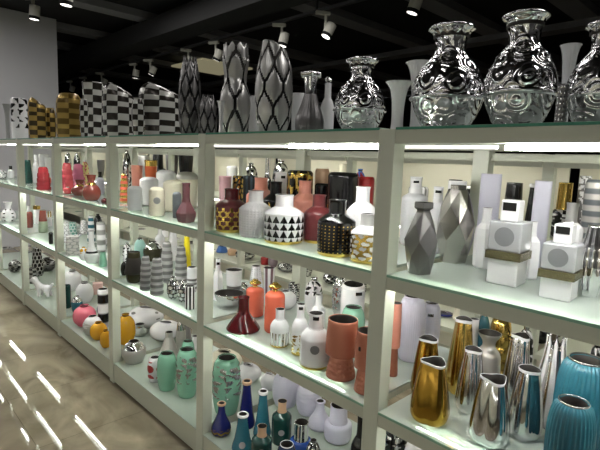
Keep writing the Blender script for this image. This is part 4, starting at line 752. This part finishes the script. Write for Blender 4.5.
# ---------------------------------------------------------------- ceiling: beams, duct, tracks, spotlights
for n, x in enumerate((-2.05, -3.25, -4.5, -6.65, -8.25, -9.6, -11.9)):
    beam(n+1, x-.13, x+.13, 2.2, 11.9, 1.88, 1.975)
beam(8, -15, 2.9, 6.8, 7.05, 1.80, 1.879)
beam(9, -15, 2.9, 10.0, 10.25, 1.80, 1.879)
o = tag(box('ceiling_duct', -14, 2.5, 3.15, 3.50, 1.58+E_, 1.84+E_, mat('0c0c0d', .85)), 'long black duct running under the dark ceiling above the shelves', 'duct')
for x in (-11, -7.2, -3.6, .5): box('hanger', x-.02, x+.02, 3.31, 3.35, 1.84+E_, 1.98+E_, mat('1c1c1e', .5), o)
o = tag(box('lighting_track', -13.5, 2.4, 3.59, 3.63, 1.50+E_, 1.53+E_, mat('2a2a2c', .4)), 'thin black lighting track carrying the row of white spotlights', 'track')
for x in (-11, -7.2, -3.6, .5): box('hanger', x-.008, x+.008, 3.60, 3.62, 1.53+E_, 1.98+E_, mat('2a2a2c', .4), o)
WL = mat('c4c2b8', .4)
def spot(x, y, z, yaw, tilt, label, s=1.0):
    t = thing('track_spotlight', x, y, z, label, 'spotlight', 'white spotlights under the black ceiling', rz=yaw)
    box('adapter', -.075*s, .075*s, -.02*s, .02*s, -.035*s, 0, WL, t, .004)
    box('arm', .02*s, .045*s, -.012*s, .012*s, -.20*s, -.03*s, WL, t, .003)
    h = lathe('lamp_head', [(.85, 0), (.9, .02), (1, .08), (1, .92), (.9, 1)], WL, t, .052*s, .14*s, seg=24, top=True)
    h.location = (.04*s, 0, -.24*s); h.rotation_euler = (0, tilt, 0)
    L_ = lathe('lens', [(.95, 0), (.95, .01)], mat((1, .96, .9), emit=1.6), h, .046*s, .14*s, seg=24, sub=1, top=True); L_.location.z = -.002*s
    bz = lathe('baffle', [(1.02, .0), (1.03, .22)], BLK, h, .052*s, .14*s, seg=24, sub=1, base=False)
    return t
S_ = [(-10.92, 'farthest white spotlight, right beside the grey wall edge'), (-10.14, 'second white spotlight from the grey wall edge'), (-9.28, 'third white spotlight from the grey wall edge, above the flared chequered vase'),
      (-7.85, 'white spotlight above the arched chequered vases, left of a pair'), (-7.31, 'white spotlight above the widest chequered vase, right of a pair'),
      (-6.17, 'white spotlight directly above the dark pewter petal vase'), (-5.47, 'white spotlight left of the silver tulip vase'), (-4.18, 'white spotlight behind the top of the tallest leaf vase'),
      (-3.51, 'white spotlight hanging right of the tallest leaf vase, above the frilled silver vase')]
for i, (x, lab) in enumerate(S_):
    spot(x, 3.61, 1.50, .4+.35*(i % 3), .45-.25*(i % 2), lab)
spot(-3.216, 4.646, 1.975, .5, .3, 'white spotlight cut by the top picture edge, above the tallest fluted vase', 1.3)
spot(-2.387, 4.661, 1.975, .5, .2, 'white spotlight just showing at the top edge above the tallest urn', 1.3)
spot(-6.018, 1.932, 1.975, .6, .1, 'large white spotlight at the top edge above the grey wall corner', 1.35)
spot(-7.116, 1.901, 1.975, .6, .1, 'white spotlight in front of the grey wall, near the top left corner', 1.2)
box_ = tag(box('ceiling_panel', -9.3, -8.1, 5.1, 6.3, 1.84+E_, 1.875+E_, mat('cfc6a0', .5, emit=.13)), 'faintly glowing beige square panel under the dark ceiling behind the petal vase', 'panel')
# ---------------------------------------------------------------- little white animal figurine, bottom shelf of the fifth bay
fx, fy = (-4.535, 1.254)
t = thing('animal_figurine', fx, fy, ZP, 'small glossy white animal figurine standing low in front of the pewter vase', 'figurine', rz=-2.4)
t.scale = (1.12, 1.12, 1.12)
blob('body', [(-1, (0, 0, .075), .034), (0, (.05, 0, .080), .032), (1, (.085, 0, .115), .020), (2, (.10, 0, .145), .024), (3, (.135, 0, .135), .012),
              (1, (.055, .022, .035), .012), (5, (.057, .024, .010), .011), (1, (.055, -.022, .035), .012), (7, (.057, -.024, .010), .011),
              (0, (-.02, .022, .035), .013), (9, (-.024, .024, .010), .011), (0, (-.02, -.022, .035), .013), (11, (-.024, -.024, .010), .011),
              (0, (-.04, 0, .10), .010), (13, (-.055, 0, .125), .012), (3, (.095, .02, .168), .008), (3, (.095, -.02, .168), .008)], M(WHITE), t)
